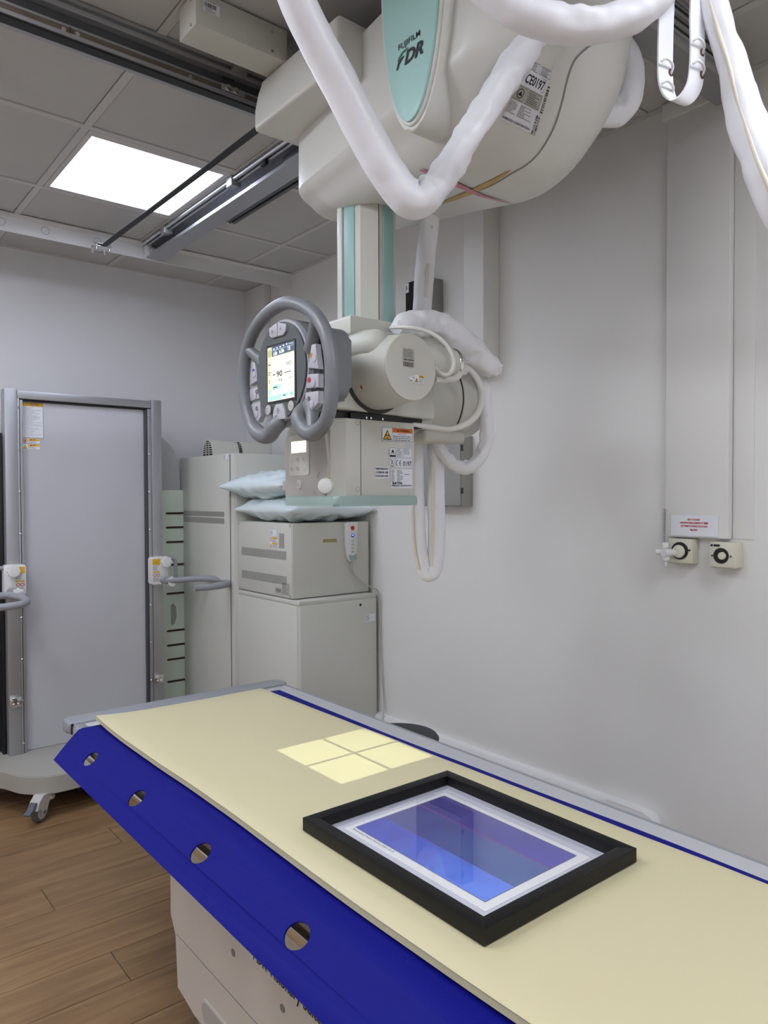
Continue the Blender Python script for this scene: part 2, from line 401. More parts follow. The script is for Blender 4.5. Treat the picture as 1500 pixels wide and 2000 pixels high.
P_T = [ (1.14,1.06,2.648,.03), (.98,1.01,2.60,.03), (.89,.94,2.48,.03), (0.8881,0.9019,2.345,0.0293), (0.9142,0.8796,2.3019,0.0293), (0.9503,0.8493,2.2613,0.0293), (0.9867,0.8192,2.2353,0.0301), (1.0266,0.7866,2.2214,0.0293), (1.0634,0.7568,2.2195,0.0284), (1.1071,0.7218,2.2322,0.0275), (1.1409,0.6951,2.257,0.0267), (1.1683,0.6741,2.2947,0.0258), (1.1924,0.6558,2.3393,0.0258), (1.205,.65,2.43,.026), (1.21,.70,2.55,.027), (1.2,.90,2.645,.028) ]
P_R = [ (1.27,.90,2.645,.027), (1.285,.75,2.59,.027), (1.278,.69,2.47,.026), (1.2688,0.6719,2.3652,0.0253), (1.2621,0.6495,2.2886,0.0249), (1.255,0.6275,2.2139,0.0219), (1.2564,0.6121,2.16,0.0243), (1.2568,0.5972,2.0982,0.0275), (1.2519,0.5733,2.0196,0.0305), (1.2497,0.5472,1.9433,0.0316), (1.2763,0.5236,1.8683,0.0316), (1.311,0.494,1.8098,0.0316), (1.3503,0.463,1.8346,0.03), (1.371,0.4485,1.9178,0.03), (1.3831,0.4428,2.0675,0.03), (1.3891,0.4425,2.234,0.03), (1.3914,0.4424,2.2964,0.03), (1.40,.45,2.42,.03), (1.42,.55,2.55,.03), (1.40,.82,2.645,.03) ]
P_S = [ (1.194,.695,2.585,.0009), (1.1921,0.6945,2.335,0.0009), (1.1905,0.6943,2.2821,0.0009), (1.1883,0.6947,2.2293,0.0009), (1.1868,0.6945,2.1765,0.0009), (1.1869,0.6934,2.1412,0.0009), (1.1913,0.6892,2.1183,0.0009), (1.2014,0.6807,2.1059,0.0009), (1.2145,0.6703,2.1129,0.0009), (1.2252,0.6623,2.1358,0.0009), (1.2291,0.66,2.1675,0.0009), (1.2304,0.6599,2.2027,0.0009), (1.2304,0.6611,2.2467,0.0009), (1.2317,0.6611,2.282,0.0009), (1.2325,0.6618,2.3348,0.0009), (1.234,.662,2.585,.0009) ]
P_E = [ (1.6099,1.1228,2.6012,0.031), (1.6484,1.104,2.5789,0.0324), (1.6789,1.0913,2.5458,0.0352), (1.6862,1.084,2.4962,0.0352), (1.6813,1.0866,2.4441,0.0352), (1.6614,1.1016,2.4063,0.0339), (1.6252,1.1177,2.3935,0.0285), (1.5866,1.1362,2.4014,0.0258) ]
P_L = [ (1.4727,1.5985,2.3009,0.0283), (1.5008,1.6384,2.2373,0.029), (1.5586,1.7183,2.1624,0.0303), (1.5843,1.7591,2.0642,0.031), (1.5808,1.7704,1.9033,0.0278), (1.5712,1.7728,1.7069,0.0229), (1.5673,1.7715,1.5432,0.0229), (1.5672,1.7671,1.3795,0.0229), (1.5705,1.7613,1.2649,0.0229), (1.5808,1.7511,1.1961,0.0246), (1.5933,1.7406,1.1813,0.0262), (1.6065,1.7306,1.2075,0.0262), (1.613,1.7278,1.2975,0.0278), (1.6136,1.7305,1.4121,0.0278), (1.6281,1.7481,1.544,0.0264), (1.6256,1.7524,1.6265,0.0231) ]
P_F = [ (1.3027,1.5576,1.8914,0.0196), (1.341,1.5657,1.9095,0.0341), (1.4021,1.581,1.924,0.0393), (1.476,1.5857,1.9296,0.0448), (1.5514,1.5886,1.912,0.0473), (1.6284,1.5897,1.8776,0.0468), (1.6864,1.5805,1.8422,0.0411), (1.7231,1.576,1.8234,0.0287), (1.7304,1.5699,1.8154,0.0144) ]
P_Q = [ (1.7184,1.6438,1.811,0.0147), (1.7306,1.6331,1.7832,0.0179), (1.7347,1.6282,1.7212,0.0196), (1.7362,1.6252,1.656,0.0212), (1.7341,1.6255,1.6072,0.0212), (1.7233,1.633,1.5616,0.0212), (1.7038,1.648,1.5339,0.0212), (1.6795,1.6673,1.5194,0.0212), (1.6543,1.6879,1.5276,0.0212), (1.6319,1.7067,1.5555,0.0196), (1.616,1.7206,1.5947,0.0179), (1.6103,1.7263,1.6322,0.0163) ]
P_A = [ (1.3542,1.5474,1.6293,0.0057), (1.4121,1.5391,1.6249,0.0087), (1.4686,1.519,1.6207,0.0087), (1.5217,1.5022,1.6385,0.0096), (1.5608,1.4973,1.6716,0.0104), (1.5856,1.5044,1.7232,0.0105), (1.5865,1.5176,1.7652,0.0098), (1.5767,1.5393,1.7986,0.0091), (1.5593,1.5538,1.8123,0.0076) ]
P_B = [ (1.2652,1.5362,1.8823,0.0041), (1.286,1.4806,1.8753,0.0054), (1.3257,1.4481,1.8629,0.0054), (1.3548,1.424,1.8384,0.0054), (1.3721,1.409,1.8032,0.0054), (1.3748,1.406,1.7734,0.0054), (1.3639,1.4142,1.7518,0.0054), (1.3492,1.4262,1.7532,0.0054), (1.3369,1.4366,1.7695,0.0054) ]
P_Bb = [ (1.3432,1.4435,1.74,0.0075), (1.3783,1.441,1.7417,0.0082), (1.4139,1.4382,1.7503,0.009), (1.4403,1.4431,1.7731,0.0091), (1.4528,1.4596,1.8019,0.0085), (1.455,1.4839,1.8185,0.0071) ]
P_K = [ (2.0299,2.7625,1.1341,0.0048), (2.0476,2.7468,1.0841,0.0052), (2.0801,2.7192,1.0316,0.0052), (2.1312,2.7152,0.9848,0.0053), (2.1976,2.776,0.9411,0.0039), (2.2319,2.8082,0.7794,0.004), (2.2399,2.7956,0.5547,0.0035), (2.2488,2.7837,0.3798,0.0035), (2.2573,2.7747,0.3049,0.0035) ]

# ------------------------------------------------------------------ the room
XW, YB, ZC = 2.27, 4.13, 2.70
X0, Y0 = -1.9, -2.3
fl = struct('floor', bx(X0 - .1, XW + .1, Y0 - .1, YB + .1, -.05, -.004), DARKG)
pm = None; row = 0; y = Y0
PW, PL = .178, 1.22
bmp = bx(0, PL - .0022, 0, PW - .0022, -.004, 0, .0012, 1); me = bpy.data.meshes.new('plank'); bmp.to_mesh(me); bmp.free(); me.materials.append(WOOD)
while y < YB:
    x = X0 - (row * .43) % PL
    while x < XW:
        if not (y > 3.9 and False):
            p = bpy.data.objects.new('plank', me); COL.objects.link(p); p.parent = fl; p.location = Vector((x, y, 0)) - WLOC[fl]
            if x < X0 or x + PL > XW + .05:
                p.scale.x = 1
        x += PL
    y += PW; row += 1
struct('wall_right', bx(XW, XW + .1, Y0, YB + .1, 0, ZC + .05), WALL)
wb = struct('wall_back', bx(X0, XW, YB, YB + .1, 0, ZC + .05), WALLB)
struct('wall_left', bx(X0 - .1, X0, Y0, YB, 0, ZC + .05), WALL)
struct('wall_front', bx(X0, XW, Y0 - .1, Y0, 0, ZC + .05), WALL)
# ceiling: slab above, grid bars and lay-in tiles
ce = struct('ceiling', bx(X0 - .1, XW + .1, Y0 - .1, YB + .1, ZC + .045, ZC + .1), TBAR)
GX = [X0, -1.48, -.905, -.33, .245, .82, 1.395, 1.97, XW]
GY = [Y0] + [2.63 + .62 * k for k in range(-7, 3)] + [YB]
for x in GX[1:-1]: obj('grid_bar', bx(x - .013, x + .013, Y0, YB, ZC, ZC + .012, .001, 1), TBAR, ce)
for y in GY[1:-1]: obj('grid_bar', bx(X0, XW, y - .013, y + .013, ZC - .0006, ZC + .012, .001, 1), TBAR, ce)
obj('wall_angle', bx(XW - .022, XW, Y0, YB, ZC - .0012, ZC + .01), TBAR, ce)
obj('wall_angle', bx(X0, XW, YB - .022, YB, ZC - .0012, ZC + .01), TBAR, ce)
lights = {(5, 8), (3, 8), (3, 6), (1, 7), (5, 3), (2, 4), (5, 1), (2, 1)}  # off-view panels left of the far half are added to brighten that end
lx = {}
for i in range(len(GX) - 1):
    for j in range(len(GY) - 1):
        x0, x1, y0, y1 = GX[i], GX[i + 1], GY[j], GY[j + 1]
        if (i, j) in lights: lx[(i, j)] = (x0, x1, y0, y1); continue
        if y1 - y0 < .03: continue
        obj('ceiling_tile', bx(x0 + .0145, x1 - .0145, y0 + .0145, y1 - .0145, ZC + .004, ZC + .03, .002, 1), TILE, ce)
    # light panels
names = {(5, 8): 'square white LED ceiling panel lit above the far end, beside the black strap',
         (5, 3): 'lit square ceiling panel overhead, in front of the tube housing',
         (3, 8): 'added fill panel in the ceiling, unseen at the left, near the far wall', (2, 4): 'lit square ceiling panel at the left, middle of the room',
         (3, 6): 'added fill panel in the ceiling just outside the view, left of the bridge rail', (1, 7): 'added unseen fill panel in the ceiling nearest the left wall',
         (5, 1): 'lit square ceiling panel behind the viewpoint, nearer the right wall', (2, 1): 'lit square ceiling panel behind the viewpoint, nearer the left wall'}
for k, (x0, x1, y0, y1) in lx.items():
    t = thing('ceiling_light', names[k], 'light', ((x0 + x1) / 2, (y0 + y1) / 2, ZC), 'square ceiling light panels')
    obj('diffuser', bx(x0 + .035, x1 - .035, y0 + .055, y1 - .03, ZC + .003, ZC + .012), LAMPD if k == (5, 8) else LAMP, t)
    fr = B()
    for a in ((x0 + .015, x1 - .015, y0 + .015, y0 + .055), (x0 + .015, x1 - .015, y1 - .03, y1 - .015), (x0 + .015, x0 + .035, y0 + .055, y1 - .03), (x1 - .035, x1 - .015, y0 + .055, y1 - .03)):
        box(fr, a[0], a[1], a[2], a[3], ZC, ZC + .02, .001, 1)
    obj('light_frame', fr, TBAR, t)
# corner pillar and boxed-in chases on the right wall
struct('trim_1', bx(2.225, XW, 3.88, YB, 0, ZC, .004), WALL)
struct('trim_2', bx(2.175, XW, 2.055, 2.165, 1.93, ZC, .004), WALL)
ch = B(); box(ch, 2.24, XW, 1.095, 1.303, 1.295, 2.664, .003); struct('trim_3', ch, WALL)
struct('trim_4', bx(2.232, XW, 1.085, 1.318, 2.645, 2.70, .004), WALL)
struct('trim_5', bx(2.267, XW, 1.03, 1.094, 1.295, 2.70, .001), WALL)
# deep white skirting trunking
bb = B(); prism(bb, [(XW, 0), (2.245, 0), (2.245, .06), (2.238, .07), (2.238, .305), (2.232, .312), (2.232, .335), (2.245, .356), (XW, .360)], 'Y', 1.39, 3.9)
struct('baseboard_right', bb, TRIMW)
be = B(); prism(be, rrect(1.32, 1.56, -.05, .362, .05), 'X', 2.224, XW, .006); o = struct('trim_6', be, TRIMW)
bb = B(); prism(bb, [(YB, 0), (4.105, 0), (4.095, .03), (4.095, .07), (4.11, .075), (4.11, .175), (4.09, .185), (4.088, .26), (4.1, .268), (4.1, .30), (4.112, .318), (YB, .322)], 'X', X0, 2.2)
struct('baseboard_back', bb, TRIMW)
struct('baseboard_left', bx(X0, X0 + .03, Y0, YB, 0, .1, .004), TRIMW)
struct('baseboard_front', bx(X0, XW, Y0, Y0 + .03, 0, .1, .004), TRIMW)

# ------------------------------------------------------------------ ceiling beam, rails, strap
t = thing('ceiling_beam', 'white steel beam with round knockouts along the ceiling near the far wall', 'beam', (.2, 3.66, 2.62))
bm = B(); prism(bm, [(3.645, 2.622), (3.652, 2.622), (3.652, 2.69), (3.71, 2.69), (3.71, 2.70), (3.62, 2.70), (3.62, 2.694), (3.645, 2.69)], 'X', X0, XW)
obj('channel', bm, TRIMW, t)
F = faceY(0, 3.645, 0)
for px_ in (.79, .945, 1.18, -.2, -.6):
    obj('knockout', F.ring(B(), px_ - .03 + (.03 if px_ > .9 else 0), 2.66, .0165, .0182, 24, -.0006), MIDG, t)

def rail_x(name, label, ynear, yfar, x0, x1, zb, zt, flip=False):
    """aluminium bridge rail: C section open to the side"""
    t = thing(name, label, 'rail', ((x0 + x1) / 2, (ynear + yfar) / 2, zb))
    s = -1 if flip else 1
    yo = yfar if flip else ynear; ya = ynear if flip else yfar       # open side, closed side
    H = zt - zb
    w_ = ya - yo
    b = B()
    prism(b, [(yo, zb + .000), (ya, zb), (ya, zt), (yo, zt), (yo, zt - .010), (yo + w_ * .3, zt - .012), (yo + w_ * .3, zt - .022), (yo, zt - .024), (yo, zt - .034),
              (yo + w_ * .8, zt - .036), (yo + w_ * .8, zb + .040), (yo + w_ * .25, zb + .036), (yo + w_ * .25, zb + .030), (yo + w_ * .75, zb + .028), (yo + w_ * .75, zb + .012), (yo, zb + .010)], 'X', x0, x1)
    obj('rail_profile', b, ALUM, t, angle=20)
    return t
t = rail_x('bridge_rail', 'long aluminium bridge rail at the ceiling running from the left edge to the tube housing', 1.978, 2.018, -.4, 2.15, 2.60, 2.70)
obj('bearing_track', bx(-.4, 1.7, 1.985, 1.99, 2.612, 2.628), BROWN, t, flat=True)
obj('recess_web', bx(-.4, 1.7, 2.0, 2.004, 2.640, 2.664), DSTEEL, t)
obj('underside_band', bx(-.4, 1.7, 1.984, 2.014, 2.5945, 2.6), BLACK, t)  # thin black band along the underside of the rail
obj('bottom_lip', bx(-.4, 1.7, 2.016, 2.034, 2.597, 2.603), ALUM, t)
obj('joint', bx(.5795, .581, 1.9835, 1.986, 2.61, 2.63), BLACK, t)
for x in (.565, .598, .905): obj('bolt', cyl((x, 1.985, 2.618), (0, -1, 0), .003, .006, 16, .001), STEEL, t)
obj('roller_plate', bx(1.0, 1.075, 1.978, 1.984, 2.613, 2.632, .002), ALUM, t)
for x in (1.02, 1.045): obj('roller', cyl((x, 1.979, 2.622), (0, -1, 0), .006, .0095, 20, .002), STEEL, t)
obj('buffer', bx(1.0, 1.04, 1.975, 1.981, 2.643, 2.652, .003), BLACK, t)
obj('end_clamp', bx(1.03, 1.075, 1.962, 1.982, 2.672, 2.69, .002), ALUM, t)

t = thing('carriage_rail', 'dark grooved bridge rail behind the hanging strap, ending near the right wall', 'rail', (1.6, 1.06, 2.58))
b = B(); prism(b, [(1.01, 2.70), (1.01, 2.592), (1.018, 2.585), (1.10, 2.585), (1.105, 2.592), (1.105, 2.70), (1.085, 2.70), (1.085, 2.71), (1.03, 2.71), (1.03, 2.70)], 'X', .6, 2.165)
obj('rail_profile', b, BEAMG, t)
for zz in (2.617, 2.64, 2.668): obj('groove', bx(.6, 2.165, 1.0085, 1.0102, zz, zz + .006), BLACK, t)
for zz in (2.604, 2.652, 2.682): obj('rib', bx(.6, 2.165, 1.005, 1.0101, zz, zz + .006, .001), ALUM, t)

t = thing('ceiling_rail', 'aluminium ceiling rail open at its side, right of the lit ceiling panel', 'rail', (1.45, 2.9, 2.63))
b = B(); prism(b, [(1.42, 2.628), (1.505, 2.628), (1.505, 2.70), (1.42, 2.70), (1.42, 2.686), (1.49, 2.684), (1.49, 2.646), (1.432, 2.642), (1.42, 2.640)], 'Y', 1.2, 3.635)
obj('rail_profile', b, ALUM, t, angle=20)
obj('bearing_track', bx(1.424, 1.452, 1.2, 3.6, 2.642, 2.645), ALU, t)
obj('upper_rod', cyl((1.395, 1.2, 2.688), (0, 1, 0), 2.43, .008), ALU, t)
obj('upper_rod', cyl((1.413, 1.2, 2.682), (0, 1, 0), 2.43, .006), ALUM, t)
for y in (3.33, 2.66): obj('rod_clamp', bx(1.382, 1.425, y, y + .045, 2.662, 2.70, .003), ALUM, t)
obj('end_block', bx(1.405, 1.432, 3.605, 3.64, 2.632, 2.69, .002), TRIMW, t)
obj('stop_screw', cyl((1.434, 3.60, 2.655), (0, -1, 0), .02, .012, 20, .002), CAST, t)
obj('stop_buffer', bx(1.395, 1.412, 2.42, 2.46, 2.665, 2.70, .004), BLACK, t)
obj('bearing_block', bx(1.425, 1.46, 2.2, 2.34, 2.646, 2.668, .002), DSTEEL, t)

t = thing('cable_track', 'short dark double track under the ceiling, right of the aluminium rail', 'track', (1.54, 2.6, 2.62))
for x in (1.517, 1.545): obj('track_bar', bx(x - .009, x + .009, 1.2, 2.96, 2.63, 2.648, .003), DSTEEL, t)
obj('track_back', bx(1.505, 1.56, 1.2, 2.95, 2.642, 2.70, .002), BLACK, t)
obj('end_screw', cyl((1.531, 2.965, 2.638), (0, 1, 0), .012, .007), STEEL, t)

t = thing('tension_strap', 'black strap stretched from the ceiling beam towards the tube housing', 'strap', (1.19, 3.58, 2.6))
ribb = B(); ribbon(ribb, [(1.177, 3.55, 2.612), (1.176, 3.0, 2.604), (1.174, 2.4, 2.594), (1.17, 1.9, 2.585)], (.026, 0, 0), .003); obj('strap_band', ribb, BLACK, t)
obj('bracket', bx(1.14, 1.215, 3.545, 3.64, 2.608, 2.613, .001), STEEL, t)
obj('bracket', bx(1.148, 1.208, 3.54, 3.6, 2.618, 2.622, .001), STEEL, t)
for x in (1.148, 1.207):
    for y in (3.56, 3.62): obj('bolt', cyl((x, y, 2.596), (0, 0, 1), .03, .007, 12), STEEL, t)

# white junction box above the bridge rail
t = thing('junction_box', 'beige metal box with a barcode sticker under the ceiling beside the tube housing', 'box', (.98, 1.77, 2.60))
obj('case', bx(.812, 1.078, 1.745, 1.843, 2.612, 2.697, .002), JBOX, t)
for x in (1.03,):
    for z in (2.625, 2.675): obj('screw', cyl((x, 1.7455, z), (0, -1, 0), .003, .004, 14, .001), STEEL, t)
for z in (2.62, 2.682): obj('screw', cyl((.8125, 1.77, z), (-1, 0, 0), .003, .004, 14, .001), STEEL, t)
F = faceY(.832, 1.745, 2.652)
st = obj('barcode_sticker', F.rect(B(), 0, .045, 0, .026), PAPER, t, flat=True)
b = B(); F.bars(b, .003, .036, .012, .023, 14, .0003, 3); F.lines(b, .006, .035, .001, .011, 3, .0003, 4); obj('print', b, INK, st, flat=True)

# ------------------------------------------------------------------ ceiling-hung X-ray tube unit
U = thing('xray_tube_unit', 'large white ceiling-hung X-ray tube unit with steering-wheel console over the table', 'x-ray machine', (1.37, 1.6, 2.7))
def ring(x0, x1, y0, y1, r, z, tl, n=8):
    out = []
    for x, y in rrect(x0, x1, y0, y1, r, n):
        k = min(max((y - 1.4) / .45, 0), 1); k = k * k * (3 - 2 * k)
        if x < (x0 + x1) / 2: x += .085 * k * (1 - (x - x0) / ((x1 - x0) / 2))
        out.append(Vector((x, y, z + tl * (y - 1.2))))
    return out
HR = [(1.10, 1.59, .95, 1.93, .11, 2.60, 0), (1.10, 1.585, .955, 1.93, .12, 2.50, 0), (1.10, 1.578, .972, 1.93, .12, 2.41, 0), (1.10, 1.572, 1.0, 1.93, .12, 2.345, .0),
      (1.137, 1.563, 1.045, 1.925, .12, 2.29, .04), (1.17, 1.55, 1.105, 1.92, .12, 2.235, .09), (1.21, 1.525, 1.17, 1.91, .12, 2.195, .14), (1.26, 1.48, 1.25, 1.89, .09, 2.175, .19), (1.30, 1.43, 1.32, 1.86, .05, 2.172, .2)]
# smooth the section by interpolating the rings; the side with the badge keeps one crisp fold at z = 2.345
rings = []
for i in range(len(HR) - 1):
    for s in range(4):
        t_ = s / 4; v = []
        for q in range(7):
            g = lambda k: HR[min(max(k, 3 if q == 0 and i >= 3 else 0), 3 if q == 0 and i < 3 else len(HR) - 1)][q]
            a, b, c, d = g(i - 1), g(i), g(i + 1), g(i + 2)
            v.append(.5 * (2 * b + (c - a) * t_ + (2 * a - 5 * b + 4 * c - d) * t_ ** 2 + (3 * b - a - 3 * c + d) * t_ ** 3))
        rings.append(ring(*v))
rings.append(ring(*HR[-1]))
hb = B(); loft(hb, rings); bmesh.ops.recalc_face_normals(hb, faces=hb.faces[:]); hbvh = BVHTree.FromBMesh(hb)
obj('housing', hb, HULL, U, angle=24)
b = B(); prism(b, [(1.915, 2.49), (1.915, 2.55), (1.875, 2.575), (1.875, 2.615), (1.5, 2.615), (1.5, 2.49)], 'X', 1.068, 1.35, .012, 3); obj('side_cover', b, HULL, U, angle=50)
obj('carriage', bx(1.32, 1.58, 1.04, 2.0, 2.58, 2.69, .004), DSTEEL, U)
bz = B(); prism(bz, ellipse(1.230, 2.60, .112, .368, 72), 'X', 1.082, 1.17, .006, 3); obj('badge_bezel', bz, HULL, U)
bz = B(); prism(bz, ellipse(1.230, 2.60, .102, .358, 72), 'X', 1.076, 1.15, .004, 3); obj('badge_rim', bz, HULL, U)
bz = B(); prism(bz, ellipse(1.230, 2.60, .094, .350, 72), 'X', 1.070, 1.14, .0015); bd = obj('badge_plate', bz, TEAL, U)
F = faceX(1.070, 0, 0)
b = B(); F.text(b, 'FUJIFILM', -1.266, 2.4165, -1.194, .0125, .0002, bold=.004); obj('maker_lettering', b, INK, bd, flat=True)
b = B(); F.text(b, 'DR', -1.246, 2.3765, -1.184, .027, .0002, bold=.035, shear=.28)
F.poly(b, [(-1.2735, 2.376), (-1.268, 2.376), (-1.262, 2.3865), (-1.252, 2.3935), (-1.247, 2.395), (-1.2475, 2.398), (-1.258, 2.3965), (-1.268, 2.390)], .0002)
obj('logo_lettering', b, INK, bd, flat=True)
b = B(); F.poly(b, [(-1.270, 2.3945), (-1.262, 2.4035), (-1.250, 2.409), (-1.232, 2.4095), (-1.236, 2.4065), (-1.249, 2.4045), (-1.260, 2.399), (-1.2665, 2.3925)], .0002)
obj('logo_swoosh', b, GREEN, bd, flat=True)

# decals on the curved housing: a quad given as four directions from a point in front of the unit, laid onto the surface
def surf_quad(bvh, tl, tr, br, bl):
    """corners are room points near the surface; a patch between them is dropped onto the surface along the view side"""
    tl, tr, br, bl = map(Vector, (tl, tr, br, bl))
    def fn(u, v, l):
        p = (tl * (1 - u) + tr * u) * v + (bl * (1 - u) + br * u) * (1 - v)
        d = (p - CAM).normalized(); h = bvh.ray_cast(CAM, d)
        if h[0] is None: h = bvh.find_nearest(p)
        n = h[1] if h[1].dot(d) < 0 else -h[1]
        return h[0] + n * l
    return Face((0, 0, 0), (1, 0, 0), (0, 1, 0), .0012, fn)
F = surf_quad(hbvh, *LABELQ)
lb = obj('rating_label', F.rect(B(), 0, 1, 0, 1, 0, 8, 8), PAPER, U)
b = B(); F.text(b, 'C€0197'.replace('€', 'E'), .1, .66, .88, .14, .0004, bold=.02); obj('certification_mark', b, INK, lb, flat=True)
b = B(); F.rect(b, -.1, .95, .35, .60, .0004, 6, 3); obj('foil_field', b, PAPERG, lb)
b = B()
F.frame(b, -.08, .9, .63, .83, .006, .0006); F.frame(b, .02, .42, .86, .99, .006, .0006); F.frame(b, .5, .97, .86, .99, .006, .0006)
F.lines(b, .06, .38, .87, .98, 5, .0006, 1); F.lines(b, .54, .93, .87, .98, 5, .0006, 2)
F.frame(b, .0, .34, .37, .58, .006, .001); F.ring(b, .17, .475, .065, .08, 20, .001, sx=1.5); F.poly(b, [(.09, .44), (.25, .44), (.17, .52)], .001)
F.frame(b, .42, .9, .37, .58, .006, .001); F.lines(b, .46, .86, .39, .56, 6, .001, 3)
F.lines(b, .0, .28, .14, .33, 8, .0006, 4); F.lines(b, .36, .85, .14, .33, 8, .0006, 5, minlen=.3)
F.text(b, 'SHIMADZU CORPORATION', .0, .03, .86, .035, .0006, bold=.02)
F.bars(b, 1.0, 1.1, .35, .78, 14, .0006, 6, True); F.bars(b, .93, .99, .0, .3, 12, .0006, 7, True); F.bars(b, 1.01, 1.07, .0, .3, 12, .0006, 8, True)
obj('print', b, INK, lb, flat=True)

def surf_strip(bvh, pts, wid, lift=.0008, taper=None):
    b = B(); C, _ = spline(pts, 16); prev = None; m = len(C); hits = []
    for p in C:
        d = (p - CAM).normalized(); h = bvh.ray_cast(CAM, d)
        if h[0] is None or (hits and (h[0] - hits[-1][0]).length > .03): continue
        n = h[1] if h[1].dot(d) < 0 else -h[1]
        hits.append((h[0], n))
    m = len(hits)
    for i, (q, n) in enumerate(hits):
        dr = (hits[min(i + 1, m - 1)][0] - hits[max(i - 1, 0)][0]).normalized(); s = dr.cross(n).normalized()
        k = wid if taper is None else wid * taper(i / (m - 1))
        a, c = q + s * k / 2 + n * lift, q - s * k / 2 + n * lift
        cur = (b.verts.new(a), b.verts.new(c))
        if prev: b.faces.new([prev[0], prev[1], cur[1], cur[0]])
        prev = cur
    return b
obj('cover_seam', surf_strip(hbvh, SEAM, .005), MIDG, U)
lens = lambda t: max(.04, math.sin(math.pi * min(max(t, 0), 1)) ** .7)
obj('gold_ribbon_mark', surf_strip(hbvh, RIBG, .020, .0020, lens), GOLD, U)
obj('pink_ribbon_mark', surf_strip(hbvh, RIBP, .026, .0032, lens), PINK, U)

# telescopic column
def colpoly(a, b_, c, d, ch): return [(a, b_ + ch), (a + ch, b_), (c - ch, b_), (c, b_ + ch), (c, d - ch), (c - ch, d), (a + ch, d), (a, d - ch)]
b = B(); prism(b, colpoly(1.282, 1.652, 1.412, 1.80, .037), 'Z', 1.90, 2.40, .003); obj('column', b, COLL, U, angle=25)
b = B(); prism(b, colpoly(1.272, 1.645, 1.422, 1.81, .040), 'Z', 2.285, 2.42, .003)
obj('column_collar', b, DARKG, U, angle=25)
obj('column_teal_strip', bx(1.2785, 1.285, 1.715, 1.765, 1.90, 2.34, .002), TEALS, U)
obj('column_teal_strip', bx(1.335, 1.372, 1.6485, 1.655, 1.90, 2.34, .002), TEALS, U)
obj('column_edge_strip', bx(1.276, 1.29, 1.772, 1.796, 1.90, 2.34, .003), HULL, U)
obj('column_seam', bx(1.3185, 1.3202, 1.6512, 1.66, 1.90, 2.34), DARKG, U)

# head below the column
b = B(); prism(b, [(1.18, 1.60), (1.53, 1.60), (1.53, 1.86), (1.18, 1.86)], 'Z', 1.866, 1.92, .012, 3); obj('top_cover', b, HEAD, U, angle=50)
b = B(); prism(b, [(1.055, 1.655), (1.425, 1.646), (1.432, 1.652), (1.432, 1.80), (1.40, 1.84), (1.30, 1.872), (1.20, 1.872), (1.12, 1.83), (1.065, 1.76)], 'Y', 1.54, 1.80, .006, 3)
obj('head_body', b, HEAD, U, angle=40)
obj('side_plate', bx(1.035, 1.06, 1.60, 1.80, 1.70, 1.855, .01, 3), COLL, U)
obj('shadow_gap', bx(1.10, 1.40, 1.56, 1.78, 1.62, 1.65), BLACK, U)
obj('tube_seat', lathe(B(), (1.22, 1.545, 1.753), (0, -1, 0), [(0, .104), (.006, .104), (.009, .100), (.009, .096)], 56), DARKG, U)
obj('tube_barrel', lathe(B(), (1.22, 1.55, 1.753), (0, -1, 0), [(0, .094), (.06, .094), (.10, .0885), (.142, .0845), (.146, .083)], 64), HEAD, U)
tc = obj('tube_end_cap', lathe(B(), (1.22, 1.405, 1.753), (0, -1, 0), [(0, .0815), (.002, .0835), (.0055, .0835), (.007, .082)], 64), COLL, U)
b = B(); lathe(b, (1.163, 1.54, 1.815), (0, -1, 0), [(0, .038), (.06, .038), (.075, .0365), (.088, .031), (.097, .020), (.1, .006)], 28); obj('barrel_boss', b, HEAD, U)
obj('cap_screw', lathe(B(), (1.222, 1.3985, 1.723), (0, -1, 0), [(0, .008), (.001, .008), (.001, .006), (.004, .0055), (.005, .004)], 20), STEEL, U)
F = faceX(1.126, 1.49, 1.70)
b = B(); Fm = faceX(1.1255, 1.485, 1.702); Fm.poly(b, [(0, 0), (.012, -.004), (.004, .010)]); obj('red_arrow_mark', b, RED, U, flat=True)
F = faceY(1.192, 1.398, 1.752)
lb = obj('tube_rating_label', F.rect(B(), 0, .036, 0, .046), PAPERG, U, flat=True)
b = B(); F.lines(b, .001, .012, .022, .044, 7, .0003, 1, th=.3); 
for k in range(6): F.frame(b, .013, .033 - (k % 3) * .003, .023 + k * .0036, .0262 + k * .0036, .0004, .0003)
F.text(b, 'SHIMADZU CORPORATION', .002, .016, .034, .0035, .0003, bold=.03); F.bars(b, .001, .034, .001, .012, 18, .0003, 9); obj('print', b, INK, lb, flat=True)
F = faceY(1.229, 1.398, 1.714)
lb = obj('caution_label', F.rect(B(), 0, .032, 0, .021), PAPER, U, flat=True)
b = B(); b2 = B(); triangle_sign(F, b2, b, .001, .003, .012); F.rect(b2, .0145, .0315, .0145, .0205, .0003); obj('yellow_field', b2, YEL, lb, flat=True)
F.text(b, 'CAUTION', .017, .0158, .029, .0034, .0006, bold=.02); F.lines(b, .0155, .031, .001, .0135, 5, .0003, 2); F.text(b, '!', .006, .0055, None, .005, .001, bold=.03); obj('print', b, INK, lb, flat=True)
